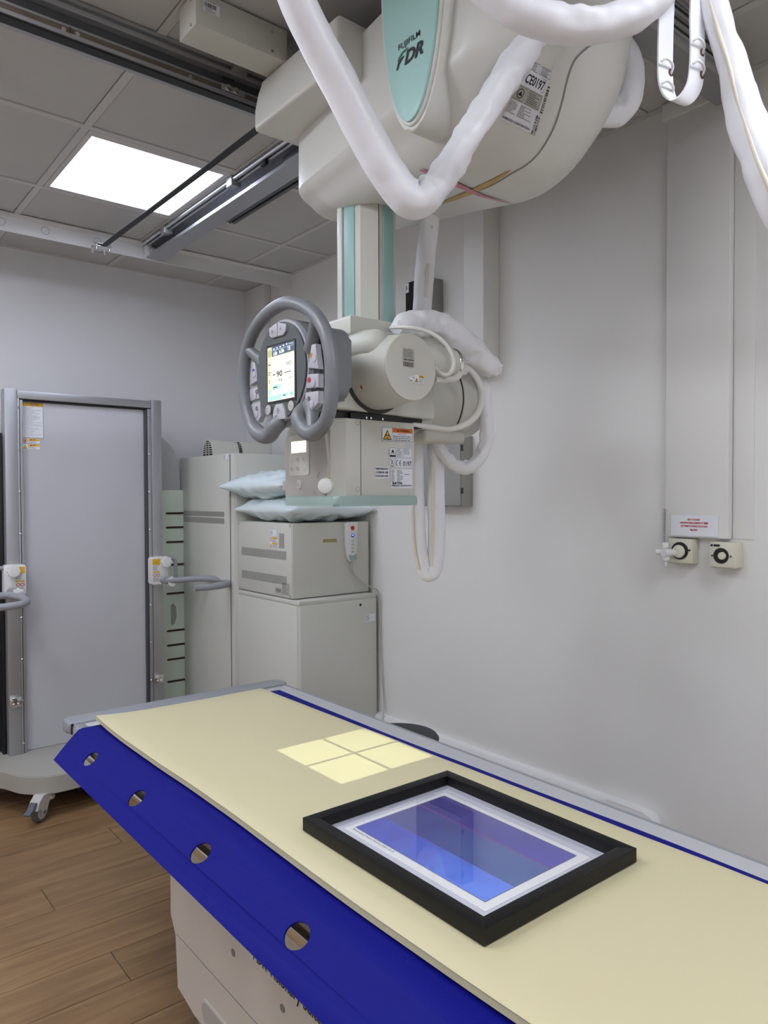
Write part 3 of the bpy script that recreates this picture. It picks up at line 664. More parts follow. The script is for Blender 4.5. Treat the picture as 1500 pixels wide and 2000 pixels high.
# high-voltage terminal and arm drum
obj('terminal_barrel', lathe(B(), (1.29, 1.475, 1.79), (1, 0, 0), [(0, .045), (.13, .045), (.135, .044)], 32), HEAD, U)
obj('terminal_ring', lathe(B(), (1.425, 1.475, 1.79), (1, 0, 0), [(0, .046), (.004, .048), (.008, .048), (.010, .044), (.014, .044), (.016, .042)], 32), STEEL, U)
obj('terminal_cap', lathe(B(), (1.441, 1.475, 1.785), (1, 0, 0), [(0, .03), (.018, .028), (.03, .018), (.045, .016)], 24), TRIMW, U)
obj('arm_drum', lathe(B(), (1.40, 1.76, 1.735), (1, 0, 0), [(0, .128), (.235, .128), (.24, .125), (.243, .125), (.247, .128), (.30, .125), (.315, .118), (.36, .113), (.38, .105), (.39, .08)], 56), COLL, U)
obj('drum_seam', lathe(B(), (1.636, 1.76, 1.735), (1, 0, 0), [(0, .1275), (0, .1292), (.004, .1292), (.004, .1275)], 56), BLACK, U)
obj('drum_foot', bx(1.50, 1.68, 1.66, 1.85, 1.595, 1.635, .015, 3), COLL, U)
obj('arm_plate', bx(1.40, 1.50, 1.62, 1.90, 1.63, 1.86, .012, 3), COLL, U)

# collimator
b = B(); prism(b, [(1.089, 1.566), (1.12, 1.54), (1.352, 1.54), (1.352, 1.76), (1.089, 1.76)], 'Z', 1.43, 1.632, .003, 2); cl = obj('collimator_body', b, COLL, U, angle=25)
b = B(); prism(b, [(1.775, 1.43), (1.775, 1.585), (1.755, 1.618), (1.69, 1.632), (1.60, 1.632), (1.575, 1.585), (1.566, 1.52), (1.566, 1.43)], 'X', 1.080, 1.10, .003); obj('control_panel', b, COLLD, U, angle=30)
b = B(); prism(b, rrect(1.078, 1.36, 1.528, 1.78, .012), 'Z', 1.405, 1.431, .008, 3); obj('bumper', b, TEALB, U)
obj('panel_seam', bx(1.1665, 1.1678, 1.5392, 1.545, 1.432, 1.63), DARKG, U)
for z in (1.622, 1.449): obj('screw_cover', faceY(1.157, 1.54, z).ring(B(), 0, 0, .0058, .0068, 20, -.0006), MIDG, U)
obj('top_mechanism', bx(1.14, 1.31, 1.546, 1.6, 1.630, 1.648), BLACK, U)
for x in (1.19, 1.205, 1.245): obj('mechanism_bolt', cyl((x, 1.5465, 1.637), (0, -1, 0), .003, .003, 12), STEEL, U)
# control panel bits (face to -X)
F = faceX(1.080, 0, 0)
P = obj('button_panel', F.poly(B(), [(-u, v) for u, v in rrect(1.65, 1.752, 1.487, 1.597, .012)]), COLL, U, flat=True)
b = B(); F.rect(b, -1.739, -1.664, 1.549, 1.580, .0006); obj('display', b, LCD, P, flat=True)
b = B(); F.rect(b, -1.742, -1.739, 1.549, 1.580, .0008); obj('display_edge', b, BLACK, P, flat=True)
for u, v in ((1.735, 1.532), (1.705, 1.531), (1.675, 1.53), (1.735, 1.507), (1.705, 1.507), (1.672, 1.506)):
    obj('push_button', cyl((1.0798, u, v), (-1, 0, 0), .0015, .0075, 20, .0006), COLL, P)
b = B()
for u, v in ((1.705, 1.531), (1.675, 1.53), (1.735, 1.507), (1.705, 1.507)): F.lines(b, -u - .004, -u + .004, v - .0045, v + .0045, 3, .0022, int(u * 1000), th=.5)
obj('button_print', b, INKG, P, flat=True)
kb = obj('selector_button', lathe(B(), (1.0802, 1.701, 1.463), (-1, 0, 0), [(0, .0125), (.002, .0125), (.003, .0115)], 28), COLL, U)
b = B(); F.lines(b, -1.706, -1.696, 1.457, 1.469, 3, .0035, 4, th=.4); obj('print', b, INKG, kb, flat=True)
kb = obj('collimator_knob', lathe(B(), (1.084, 1.577, 1.457), (-.8, -.6, 0), [(0, .0205), (.010, .0205), (.014, .019), (.0165, .015), (.017, .006)], 40), OUTL3, U)
b = B(); F.lines(b, -1.612, -1.60, 1.478, 1.488, 3, .0003, 5, th=.4); obj('knob_print', b, INKG, U, flat=True)
b = B(); F.text(b, 'H', -1.629, 1.437, None, .008); F.text(b, '+', -1.605, 1.486, None, .010); obj('symbol_print', b, INKG, U, flat=True)
obj('side_handle', bx(1.085, 1.11, 1.772, 1.80, 1.445, 1.475, .005, 3), COLLD, U)
# labels on the side that looks to -Y
F = faceY(0, 1.54, 0)
lb = obj('warning_label', F.rect(B(), 1.238, 1.345, 1.579, 1.6145), PAPER, U, flat=True)
b = B(); b2 = B(); triangle_sign(F, b2, b, 1.2405, 1.582, .031); obj('trefoil_field', b2, YEL, lb, flat=True)
for a in (90, 210, 330):
    b.verts.ensure_lookup_table(); F.ring(b, 1.256, 1.5915, .0018, .0062, 6, .001, a - 30 + 180, a + 30 + 180)
F.frame(b, 1.238, 1.345, 1.579, 1.6145, .0006, .0005); F.rect(b, 1.2735, 1.2741, 1.579, 1.6145, .0005)
F.text(b, '▲ WARNING', 1.29, 1.6055, 1.334, .006, .0008, bold=.02); F.text(b, 'X-RADIATION', 1.292, 1.5975, 1.322, .0032, .0005); F.lines(b, 1.276, 1.343, 1.58, 1.5955, 3, .0005, 6, minlen=.85)
b3 = B(); F.rect(b3, 1.2745, 1.345, 1.6025, 1.6145, .0003); obj('orange_field', b3, ORA, lb, flat=True)
obj('print', b, INK, lb, flat=True)
lb = obj('component_label', F.rect(B(), 1.318, 1.345, 1.567, 1.577), PAPER, U, flat=True)
b = B(); F.text(b, 'Component for', 1.3195, 1.573, 1.344, .0026, .0003, bold=.02); F.text(b, '3D radiography', 1.3195, 1.5685, 1.344, .0026, .0003, bold=.02); obj('print', b, INK, lb, flat=True)
lb = obj('rating_label', F.rect(B(), 1.262, 1.345, 1.506, 1.563), PAPER, U, flat=True)
b = B()
F.frame(b, 1.264, 1.2855, 1.5365, 1.5615, .0008, .0005); F.poly(b, [(1.269, 1.548), (1.2805, 1.548), (1.2748, 1.558)], .0005); F.rect(b, 1.264, 1.2855, 1.5365, 1.5415, .0005); F.lines(b, 1.266, 1.284, 1.543, 1.547, 1, .0005)
F.frame(b, 1.288, 1.309, 1.5365, 1.5615, .0005, .0005); F.lines(b, 1.2895, 1.307, 1.538, 1.560, 7, .0005, 8); F.frame(b, 1.312, 1.3435, 1.5365, 1.5615, .0005, .0005); F.lines(b, 1.314, 1.341, 1.544, 1.560, 5, .0005, 9)
F.frame(b, 1.264, 1.281, 1.5075, 1.534, .0005, .0005); F.text(b, 'X', 1.267, 1.515, 1.278, .015, .0005); F.rect(b, 1.267, 1.278, 1.5105, 1.5125, .0005)
F.frame(b, 1.284, 1.3435, 1.5075, 1.534, .0006, .0005)
F.ring(b, 1.294, 1.5205, .0065, .0085, 16, .0005, 100, 260); F.ring(b, 1.306, 1.5205, .0065, .0085, 16, .0005, 100, 260); F.rect(b, 1.2985, 1.3045, 1.5197, 1.5213, .0005)
F.text(b, '0197', 1.311, 1.5125, 1.341, .0135, .0005, bold=.015)
obj('print', b, INK, lb, flat=True)
lb = obj('maker_plate', F.rect(B(), 1.268, 1.345, 1.452, 1.5045), PAPER, U, flat=True)
b = B(); F.lines(b, 1.27, 1.284, 1.468, 1.502, 9, .0005, 11); F.lines(b, 1.289, 1.312, 1.468, 1.502, 9, .0005, 12, minlen=.4); F.lines(b, 1.316, 1.342, 1.488, 1.492, 1, .0005, 13)
F.text(b, '島津製作所', 1.273, 1.4625, 1.308, .005, .0005, bold=.03); F.text(b, 'SHIMADZU CORPORATION', 1.27, 1.4572, 1.342, .0038, .0005, bold=.03); F.lines(b, 1.276, 1.33, 1.4545, 1.4562, 1, .0005, 14); obj('print', b, INK, lb, flat=True)
lb = obj('barcode_label', F.rect(B(), 1.2145, 1.2615, 1.4785, 1.509), PAPER, U, flat=True)
b = B()
for k in range(3): F.bars(b, 1.2165, 1.2595, 1.4815 + k * .0095, 1.4875 + k * .0095, 22, .0005, 20 + k)
obj('print', b, INK, lb, flat=True)
obj('side_lug', bx(1.352, 1.385, 1.59, 1.60, 1.47, 1.61, .008, 3), COLL, U)
obj('lug_rod', tube(B(), [(1.392, 1.60, 1.60), (1.40, 1.60, 1.595), (1.40, 1.60, 1.54), (1.40, 1.60, 1.50), (1.392, 1.60, 1.495)], .0035, 4, 10), STEEL, U)

# steering-wheel console
YK = [(1.601, 1.640), (1.618, 1.606), (1.652, 1.586), (1.701, 1.595), (1.747, 1.632), (1.774, 1.692), (1.782, 1.754), (1.767, 1.814), (1.724, 1.864), (1.655, 1.895), (1.575, 1.905), (1.505, 1.889), (1.440, 1.854), (1.393, 1.801), (1.373, 1.742), (1.370, 1.684), (1.378, 1.633), (1.401, 1.597), (1.443, 1.578), (1.485, 1.591), (1.508, 1.620), (1.515, 1.650)]
XC = .958
b = B(); tube(b, [(XC + (.03 if i in (0, len(YK) - 1) else 0.0), y, z, .0165 if 3 < i < len(YK) - 4 else .0205) for i, (y, z) in enumerate(YK)], None, 5, 20, flat=1.0)
wh = obj('steering_handle', b, CONS, U, angle=60)
Z = lambda pts: [(y, z) for y, z in pts]
def plate(name, pts, x0, x1, m, bev=.003, parent=U, n=None):
    b = B(); prism(b, pts, 'X', x0, x1, bev, 2); return obj(name, b, m, parent, angle=40)
EL = []
for k in range(56):
    t = 2 * math.pi * k / 56; c, s = math.cos(t), math.sin(t)
    EL.append((1.598 + .117 * c, 1.742 + (.122 if s > 0 else .118) * s))
back = [(1.598 + .134 * math.cos(2 * math.pi * k / 56), 1.738 + .134 * math.sin(2 * math.pi * k / 56)) for k in range(56)]
plate('console_shell', back, .972, 1.02, CONS, .01)
plate('console_rear', rrect(1.42, 1.74, 1.66, 1.83, .03), .99, 1.05, CONS, .012)
plate('console_bezel', [(1.598 + (y - 1.598) * 1.045, 1.742 + (z - 1.742) * 1.05) for y, z in EL], .9655, .985, BTN, .003)
plate('console_face', EL, .960, .980, CONSD, .004)
for a, c in (((1.760, 1.822), (1.700, 1.775)), ((1.432, 1.845), (1.492, 1.775)), ((1.655, 1.592), (1.645, 1.66)), ((1.449, 1.582), (1.49, 1.655))):
    b = B(); tube(b, [(XC, a[0], a[1], .014), (XC + .012, (a[0] + c[0]) / 2, (a[1] + c[1]) / 2, .015), (XC + .022, c[0], c[1], .02)], None, 5, 14); obj('handle_spoke', b, CONS, U)
F = faceX(.960, 0, 0)
frame_b = B(); prism(frame_b, [(1.659, 1.667), (1.522, 1.663), (1.524, 1.811), (1.662, 1.814)], 'X', .9585, .962); obj('screen_bezel', frame_b, BLACK, U)
# screen content, u runs to the right seen from the front (-Y), 0..1; v 0..1 from the bottom
def scr(u, v, l): return Vector((.958 - .0004 - l, 1.6545 - .127 * u + .0, 1.671 + .1365 * v))
S = Face((0, 0, 0), (1, 0, 0), (0, 1, 0), 0, scr)
sc1 = obj('touch_screen', S.rect(B(), 0, 1, 0, 1), SCRW, U, flat=True)
b = B(); S.rect(b, .17, 1, .82, 1, .0003); obj('status_bar', b, SCRN, sc1, flat=True)
b = B(); S.rect(b, 0, .17, 0, 1, .0002); S.rect(b, .17, 1, .79, .82, .0002); obj('side_field', b, SCRL, sc1, flat=True)
b = B(); S.poly(b, ellipse(.085, .89, .07, .07, 24, 2.6), .0005); obj('mode_icon', b, SCRO, sc1, flat=True)
b = B(); S.rect(b, .02, .52, .01, .10, .0004); S.rect(b, .56, .78, .03, .11, .0004); S.rect(b, .82, .99, .03, .12, .0004); S.rect(b, .2, .52, .20, .29, .0004); S.poly(b, ellipse(.085, .17, .06, .06, 20), .0005)
obj('soft_keys', b, SCRG, sc1, flat=True)
b = B(); S.text(b, '120', .24, .835, .38, .05, .0008, bold=.03); S.text(b, '5.00', .46, .845, .64, .05, .0008, bold=.03); S.text(b, '12', .78, .86, .87, .05, .0008, bold=.03)
S.text(b, 'kV', .29, .895, .34, .02, .0008); S.text(b, 'mAs', .52, .9, .6, .02, .0008); S.text(b, 'msec', .77, .918, .87, .018, .0008)
for k in range(5): S.rect(b, .24 + k * .12, .28 + k * .12, .935 + k * .006, .962 + k * .006, .0008)
S.text(b, 'Not Ready', .82, .955, .98, .022, .0008); S.rect(b, .18, .99, .925, .928, .0008); obj('status_text', b, SCRT, sc1, flat=True)
b = B(); S.text(b, '+', .20, .45, .31, .06, .0006, bold=.02); S.text(b, '90', .35, .43, .57, .10, .0006, bold=.02); S.rect(b, .65, .90, .465, .479, .0006)
S.text(b, 'deg', .40, .35, .57, .045, .0006); S.text(b, 'SID', .70, .60, .92, .06, .0006); S.text(b, 'cm', .78, .35, .94, .04, .0006)
S.frame(b, .36, .40, .605, .64, .004, .0006); S.ring(b, .40, .622, .035, .04, 10, .0006, -60, 60); S.ring(b, .40, .622, .055, .06, 10, .0006, -60, 60)
S.text(b, '•••', .2, .155, .33, .012, .0006); S.lines(b, .22, .46, .225, .265, 1, .0008, 3, th=.6); S.frame(b, .86, .93, .225, .265, .005, .0006); S.rect(b, .2, 1, .305, .308, .0005)
S.lines(b, .03, .14, .66, .70, 1, .0006, 5, th=.5); S.lines(b, .03, .14, .48, .56, 2, .0006, 6, th=.3); S.lines(b, .06, .11, .33, .40, 2, .0006, 7, th=.4)
S.text(b, '←', .88, .055, .95, .04, .0008); S.lines(b, .6, .74, .05, .09, 1, .0008, 8, th=.5)
obj('screen_print', b, INK, sc1, flat=True)
def btn(pts, m=BTN, h=.004, x=.9585, name='console_button'):
    b = B(); prism(b, pts, 'X', x - h, x + .012, .0015, 2); return obj(name, b, m, U, angle=40)
btn([(1.642, 1.856), (1.603, 1.863), (1.603, 1.829), (1.628, 1.829), (1.640, 1.836)])
btn([(1.600, 1.863), (1.560, 1.852), (1.563, 1.836), (1.575, 1.828), (1.600, 1.829)])
btn([(1.628, 1.622), (1.566, 1.622), (1.570, 1.645), (1.582, 1.661), (1.612, 1.661), (1.622, 1.648)])
for y in (1.650, 1.541): obj('round_button', cyl((.9585, y, 1.651), (-1, 0, 0), .004, .0125, 28, .001), CAST, U)
RBp = [[(1.478, 1.735), (1.462, 1.787), (1.446, 1.787), (1.434, 1.727)], [(1.480, 1.720), (1.434, 1.716), (1.434, 1.684), (1.488, 1.688)], [(1.490, 1.678), (1.434, 1.676), (1.436, 1.648), (1.478, 1.626), (1.492, 1.640)]]
LBp = [[(2 * 1.598 - y, z) for y, z in q] for q in RBp]
for q in RBp + LBp:
    btn(q, x=.968, name='side_button'); cy = sum(p[0] for p in q) / len(q); cz = sum(p[1] for p in q) / len(q)
    obj('thumb_pad', cyl((.9642, cy - .004, cz - .006), (-1, 0, 0), .0018, .0095, 22, .0008), BTN, U)
for m, u, v in ((AMB, 1.462, 1.762), (BLU, 1.738, 1.762), (RED, 1.472, 1.706), (INKG, 1.474, 1.662), (INKG, 1.722, 1.706), (INKG, 1.722, 1.662)):
    Fm = faceX(.964, 0, 0); obj('button_symbol', Fm.ring(B(), -u, v, .002, .0062, 18), m, U, flat=True)
b = B(); Fm = faceX(.9542, 0, 0)
Fm.lines(b, -1.628, -1.616, 1.838, 1.850, 3, 0, 1, th=.4); Fm.text(b, '+', -1.588, 1.838, None, .014); Fm.lines(b, -1.603, -1.591, 1.636, 1.652, 3, 0, 3, th=.5); Fm.lines(b, -1.654, -1.646, 1.645, 1.657, 2, 0, 5, th=.4); Fm.text(b, '+', -1.545, 1.646, None, .010)
obj('button_print', b, INKG, U, flat=True)

# light field of the collimator lamp (square field with cross lines)
ld = bpy.data.lights.new('field_lamp', 'SPOT'); lo = bpy.data.objects.new('collimator_lamp', ld); COL.objects.link(lo); lo.parent = U
lo.location = Vector((1.2165, 1.64, 1.40)) - WLOC[U]
ld.spot_size = R(50); ld.spot_blend = 0; ld.shadow_soft_size = .001; ld.energy = 14; ld.color = (.93, 1, .78)
ld.use_nodes = True; nt = ld.node_tree; em = nt.nodes['Emission']
tcn = nt.nodes.new('ShaderNodeTexCoord'); sx = nt.nodes.new('ShaderNodeSeparateXYZ'); nt.links.new(tcn.outputs['Normal'], sx.inputs[0])
def mth(op, a, b_=None, c=None):
    n = nt.nodes.new('ShaderNodeMath'); n.operation = op
    for i, q in enumerate((a, b_, c)):
        if q is None: continue
        if isinstance(q, (int, float)): n.inputs[i].default_value = q
        else: nt.links.new(q, n.inputs[i])
    return n.outputs[0]
az = mth('ABSOLUTE', sx.outputs[2]); ux = mth('ABSOLUTE', mth('DIVIDE', sx.outputs[0], az)); uy = mth('ABSOLUTE', mth('DIVIDE', sx.outputs[1], az))
HF = .157 / .685
def soft(v, lo_, hi_):
    n = nt.nodes.new('ShaderNodeMapRange'); n.interpolation_type = 'SMOOTHSTEP'; n.inputs[1].default_value = lo_; n.inputs[2].default_value = hi_; nt.links.new(v, n.inputs[0]); return n.outputs[0]
ins = mth('SUBTRACT', 1, soft(mth('MAXIMUM', ux, uy), HF - .004, HF + .004))
crs = soft(mth('MINIMUM', ux, uy), .005, .011)
crs = mth('ADD', mth('MULTIPLY', crs, .97), .03)
iv = mth('MULTIPLY', ins, crs)
nt.links.new(iv, em.inputs['Strength'])
# flexes on the head (they hang from the unit)
def hose(name, pts, m, label, cat, n=20, wr=0, sub=6, group=None, **k):
    b = B(); tube(b, pts, None, sub, n, wr=wr, **k); o = obj(name, b, m, None, angle=80); return tag(o, label, cat, group)
t = thing('cable_sleeve', 'big white fabric sleeve hanging in a V in front of the teal badge', 'cable sleeve', (.97, 1.11, 2.0))
b = B(); tube(b, P_V, None, 14, 56, wr=.16, seed=3, wf=lambda t: .12 + .25 * max(0, min(1, (t - .45) / .1)) + .75 * max(0, min(1, (t - .56) / .06))); obj('sleeve', b, SLV, t, angle=80)
def zipstrip(pts, off, wid=.012, sub=8):
    b = B(); q = [(p[0] + off[0], p[1] + off[1], p[2] + off[2], .0035) for p in pts]; tube(b, q, None, sub, 8); return b
t = thing('cable_sleeve', 'thick white sleeve looping across the top edge above the housing', 'cable sleeve', (1.1, .75, 2.2))
b = B(); tube(b, P_T, None, 10, 44, wr=.09, seed=8); obj('sleeve', b, SLV, t, angle=80)
t = thing('cable_sleeve', 'long white sleeve with a zip falling down the right edge of the view', 'cable sleeve', (1.3, .5, 1.8))
b = B(); tube(b, P_R, None, 10, 44, wr=.10, seed=13, wfreq=.6); obj('sleeve', b, SLV, t, angle=80)
ZR = P_R[2:12]; vd = [(Vector(p[:3]) - CAM).normalized() for p in ZR]
b = B(); tube(b, [tuple(Vector(p[:3]) - d * p[3] * 1.0 + Vector((.004, -.004, 0))) + (.0042,) for p, d in zip(ZR, vd)], None, 8, 8); obj('zip', b, SLVC, t, angle=80)
b = B(); tube(b, [tuple(Vector(p[:3]) - d * p[3] * .98 + Vector((-.004, .004, 0))) + (.0042,) for p, d in zip(ZR, vd)], None, 8, 8); obj('zip', b, SLVC, t, angle=80)
# hanging strap with lacing
t = thing('hanging_strap', 'flat white strap hanging in a U with laced eyelets before the dark rail', 'strap', (1.21, .68, 2.1))
b = B(); ribbon(b, P_S, (.036, -.006, 0), .003, 8); obj('strap_band', b, SLV, t, angle=60)
for (x, y, z) in ((1.187, .694, 2.166), (1.187, .693, 2.128), (1.229, .660, 2.200), (1.229, .660, 2.162)):
    s = -1
    b = B(); lathe(b, (x + .012, y + s * .0028, z - .006), (0, -1, 0), [(0, .0065), (.0015, .0065), (.0015, .0035), (0, .0035)], 18); obj('eyelet', b, BRASS, t)
    b = B(); tube(b, [(x - .019, y - .003, z + .002), (x - .014, y - .009, z + .006), (x - .002, y - .010, z + .006), (x + .010, y - .008, z + .002), (x + .013, y - .003, z - .006)], .0024, 5, 10); obj('lace_tie', b, SLV, t)
hose('cable_elbow', P_E, SLV, 'short white padded elbow curling out behind the housing at the right', 'cable sleeve', 32, .05, 7, seed=4)
t = thing('cable_sleeve', 'long white zipped sleeve hanging in a narrow loop behind the collimator', 'cable sleeve', (1.58, 1.75, 1.15))
b = B(); tube(b, P_L, None, 8, 32, wr=.045, seed=21); obj('sleeve', b, SLV, t, angle=80)
for rng, off in ((P_L[1:4], .3), (P_L[6:10], -.75), (P_L[11:15], -.4)):
    b = B(); q = []
    for p in rng:
        c = Vector(p[:3]); d = (c - CAM).normalized(); s = d.cross(Vector((0, 0, 1))).normalized()
        q.append(tuple(c - d * p[3] * .93 + s * p[3] * off) + (.0048,))
    tube(b, q, None, 6, 8); obj('zip', b, SLVC, t, angle=80)
P_F = [(a, b_, c - .003, r * .9) for a, b_, c, r in P_F]
hose('cable_sleeve', P_F, SLV, 'fat white sleeve arching from the head cover out to the right', 'cable sleeve', 44, .12, 10, seed=30, flat=1.0)
hose('cable_loop', P_Q, SLV, 'white ruched sleeve curling in a ring below the arched sleeve', 'cable sleeve', 28, .11, 9, seed=40)
hose('cable', P_A, CABLE, 'off-white cable looping from the collimator round the drum', 'cable', 16, .03, 7, seed=2)
hose('cable', P_B, CABLE, 'thin white cable arching over the round end cap of the head', 'cable', 14, 0, 7)
hose('cable', P_Bb, CABLE, 'thick short white cable bent beside the caution sticker', 'cable', 16, 0, 7)

# ------------------------------------------------------------------ weight-bearing stand at the left
S_ = thing('standing_frame', 'aluminium standing frame with frosted panel and grey handles on a wheeled platform', 'stand', (1.2, 3.8, 0))
def post(x0, x1, name='post'):
    obj(name, bx(x0, x1, 3.85, 3.93, .19, 1.95, .003), ALUM, S_)
post(.806, .861); post(1.519, 1.574)
obj('post', bx(.70, .80, 3.955, 4.04, .19, 1.75, .004), DSTEEL, S_)
obj('post_edge', bx(.790, .8035, 3.90, 3.955, .19, 1.74, .002), BLACK, S_)
obj('inner_channel', bx(.8615, .871, 3.852, 3.90, .19, 1.905, .001), ALUM, S_)
obj('inner_channel', bx(.8755, .888, 3.862, 3.90, .19, 1.90, .001), ALUM, S_)
obj('inner_channel', bx(1.500, 1.518, 3.855, 3.90, .19, 1.90, .002), ALUM, S_)
obj('inner_channel', bx(1.488, 1.4985, 3.862, 3.90, .19, 1.895, .001), DSTEEL, S_)
obj('top_bar', bx(.8615, 1.518, 3.855, 3.92, 1.905, 1.944, .004), ALUM, S_)
obj('top_shadow_gap', bx(.8615, 1.518, 3.868, 3.90, 1.895, 1.905), BLACK, S_)
pn = obj('panel', bx(.886, 1.492, 3.885, 3.889, .195, 1.90), FROST, S_)
for k in range(9):
    z = 1.862 - k * .202
    for x in (.868, 1.505):
        if z > .2: obj('rivet', lathe(B(), (x, 3.852 if x < 1 else 3.856, z), (0, -1, 0), [(0, .006), (.003, .0055), (.005, .003)], 12), STEEL, S_)
for x in (.834, 1.541):
    c = obj('catch', bx(x - .026, x + .026, 3.835, 3.85, .428, .475, .004), STEEL, S_)
    for q in (-.01, .01): obj('screw', cyl((x + q, 3.8355, .445), (0, -1, 0), .002, .005, 12), TRIMW, c)
F = faceY(0, 3.885, 0)
lb = obj('caution_label', F.rect(B(), .890, .985, 1.722, 1.892), PAPER, S_, flat=True)
b = B(); F.rect(b, .890, .985, 1.874, 1.892, .0005); obj('yellow_band', b, YEL, lb, flat=True)
b = B(); F.text(b, 'CAUTION', .924, 1.878, .966, .0105, .001, bold=.03); F.ring(b, .914, 1.882, .004, .006, 3, .001, 90, 450); F.frame(b, .890, .985, 1.722, 1.892, .001, .0008); F.lines(b, .895, .981, 1.729, 1.870, 26, .0005, 3, th=.22, minlen=.4)
obj('print', b, INKG, lb, flat=True)
for k, (z0, z1) in enumerate(((1.694, 1.7175), (1.665, 1.6900))):
    lb = obj('notice_label', F.rect(B(), .889, .969, z0, z1), PAPER, S_, flat=True)
    b = B(); b2 = B(); F.rect(b2, .915, .968, z1 - .011, z1 - .001, .0005); F.text(b, '▲ ATT', .924, z1 - .0095, .950, .008, .001, bold=.02); F.lines(b, .916, .962, z0 + .002, z1 - .012, 3, .0005, k)
    if k: triangle_sign(F, b2, b, .892, z0 + .003, .020)
    else:
        r_ = B(); F.ring(r_, .902, (z0 + z1) / 2, .008, .0105, 24, .0006); F.rect(r_, .895, .909, (z0 + z1) / 2 - .001, (z0 + z1) / 2 + .001, .0007); obj('ban_ring', r_, RED, lb, flat=True); F.poly(b, ellipse(.902, (z0 + z1) / 2, .003, .006, 12), .0005)
    obj('yellow_band', b2, YEL, lb, flat=True); obj('print', b, INK, lb, flat=True)
def knob(c, r, parent, name='star_knob', depth=.018):
    pts = [(c[0] + (r + r * .13 * math.cos(8 * t)) * math.cos(t), c[2] + (r + r * .13 * math.cos(8 * t)) * math.sin(t)) for t in [2 * math.pi * k / 64 for k in range(64)]]
    b = B(); prism(b, pts, 'Y', c[1] - depth, c[1], .003, 2); return obj(name, b, TRIMW, parent, angle=50)
def clamp(x, s, y=3.82):
    """clamp plate with knobs and the hand grips; s=+1 for the right one"""
    b = B(); prism(b, rrect(x - .05, x + .046, .965, 1.112, .012), 'Y', y - .012, 3.85, .004); cp = obj('clamp_plate', b, TRIMW, S_)
    F = faceY(0, y - .012, 0)
    b = B(); u = x - .042 if s > 0 else x - .001
    F.rect(b, u, u + .042, 1.070, 1.102); F.rect(b, u, u + .04, 1.03, 1.036); obj('yellow_band', b, YEL, cp, flat=True)
    b = B(); F.ring(b, u + .021, 1.085, .006, .008, 3, .0005, 90, 450); F.lines(b, u + .002, u + .04, 1.040, 1.066, 5, 0, 5); F.lines(b, u + .002, u + .04, .982, 1.003, 4, 0, 6); obj('print', b, INKG, cp, flat=True)
    b = B(); F.ring(b, u + .012, 1.016, .006, .0085, 18, .0003); F.ring(b, u + .031, 1.016, .006, .0085, 18, .0003); obj('ban_ring', b, RED, cp, flat=True)
    knob((x + (.024 if s > 0 else -.014), y - .03, 1.085), .027, S_)
    obj('knob_neck', cyl((x + (.024 if s > 0 else -.014), y - .012, 1.080), (0, -1, 0), .02, .013, 20), TRIMW, S_)
    obj('pivot', cyl((x + (.015 if s > 0 else -.02), y - .0, .988), (0, -1, 0), .055, .019, 24, .003), GRIP, S_)
    knob((x + (.045 if s > 0 else .0), y - .05, .980), .024, S_)
    b = B(); tube(b, [(x + s * .045, y, 1.098, .010), (x + s * .07, y, 1.099, .010), (x + s * .085, y, 1.092, .010), (x + s * .091, y, 1.07, .010), (x + s * .092, y, 1.03, .010), (x + s * .092, y, .995, .010)], None, 5, 14); obj('upper_grip', b, GRIP, S_)
t_ = clamp(1.541, 1)
b = B(); tube(b, [(1.556, 3.77, .985, .0165), (1.62, 3.75, .987, .0165), (1.70, 3.72, .990, .0165), (1.755, 3.69, .990, .0165), (1.79, 3.62, .988, .0165), (1.79, 3.52, .984, .0165), (1.74, 3.45, .980, .0165), (1.66, 3.43, .977, .0165), (1.58, 3.44, .977, .0165), (1.565, 3.44, .977, .0150)], None, 7, 18)
obj('hand_grip', b, GRIP, S_, angle=70)
clamp(.834, -1)
b = B(); tube(b, [(.66, 3.78, .975, .0165), (.80, 3.77, .975, .0165), (.86, 3.76, .976, .0165)], None, 7, 18); obj('hand_grip', b, GRIP, S_, angle=70)
b = B(); tube(b, [(.60, 3.60, .945, .0165), (.74, 3.60, .945, .0165), (.81, 3.61, .949, .0165), (.845, 3.65, .955, .0165), (.84, 3.71, .965, .0165), (.80, 3.765, .975, .0165)], None, 7, 18); obj('hand_grip', b, GRIP, S_, angle=70)
plat_r, _ = spline([(.42, 3.86, 0), (.62, 3.76, 0), (.728, 3.67, 0), (.785, 3.545, 0), (.86, 3.475, 0), (.95, 3.452, 0), (1.10, 3.468, 0), (1.4, 3.54, 0), (1.78, 3.60, 0)], 8)
pl2 = [(.42, 4.02)] + [(p.x, p.y) for p in plat_r] + [(1.80, 4.02)]
b = B(); prism(b, pl2, 'Z', .115, .19, .006, 3); obj('platform', b, BASEP, S_, angle=50)
b = B(); prism(b, [(x * .99 + .012, y * .99 + .042) for x, y in pl2], 'Z', .188, .192, 0); obj('platform_mat', b, BASEP, S_)
obj('platform_skirt', bx(1.12, 1.75, 3.56, 4.0, .035, .105, .004), BASES, S_)
obj('platform_underframe', bx(1.05, 1.75, 3.62, 3.98, .03, .116), BLACK, S_)
def caster(x, y, rot):
    c = thing_child('caster', (x, y, 0), S_)
    return c
wheel_c = Vector((.845, 3.47, .045))
dirw = Vector((.78, .62, 0)).normalized()      # rolling direction
axw = Vector((-dirw.y, dirw.x, 0))
obj('caster_stem', lathe(B(), (.885, 3.505, .118), (0, 0, -1), [(0, .03), (.02, .03), (.028, .034), (.036, .03)], 24), CAST, S_)
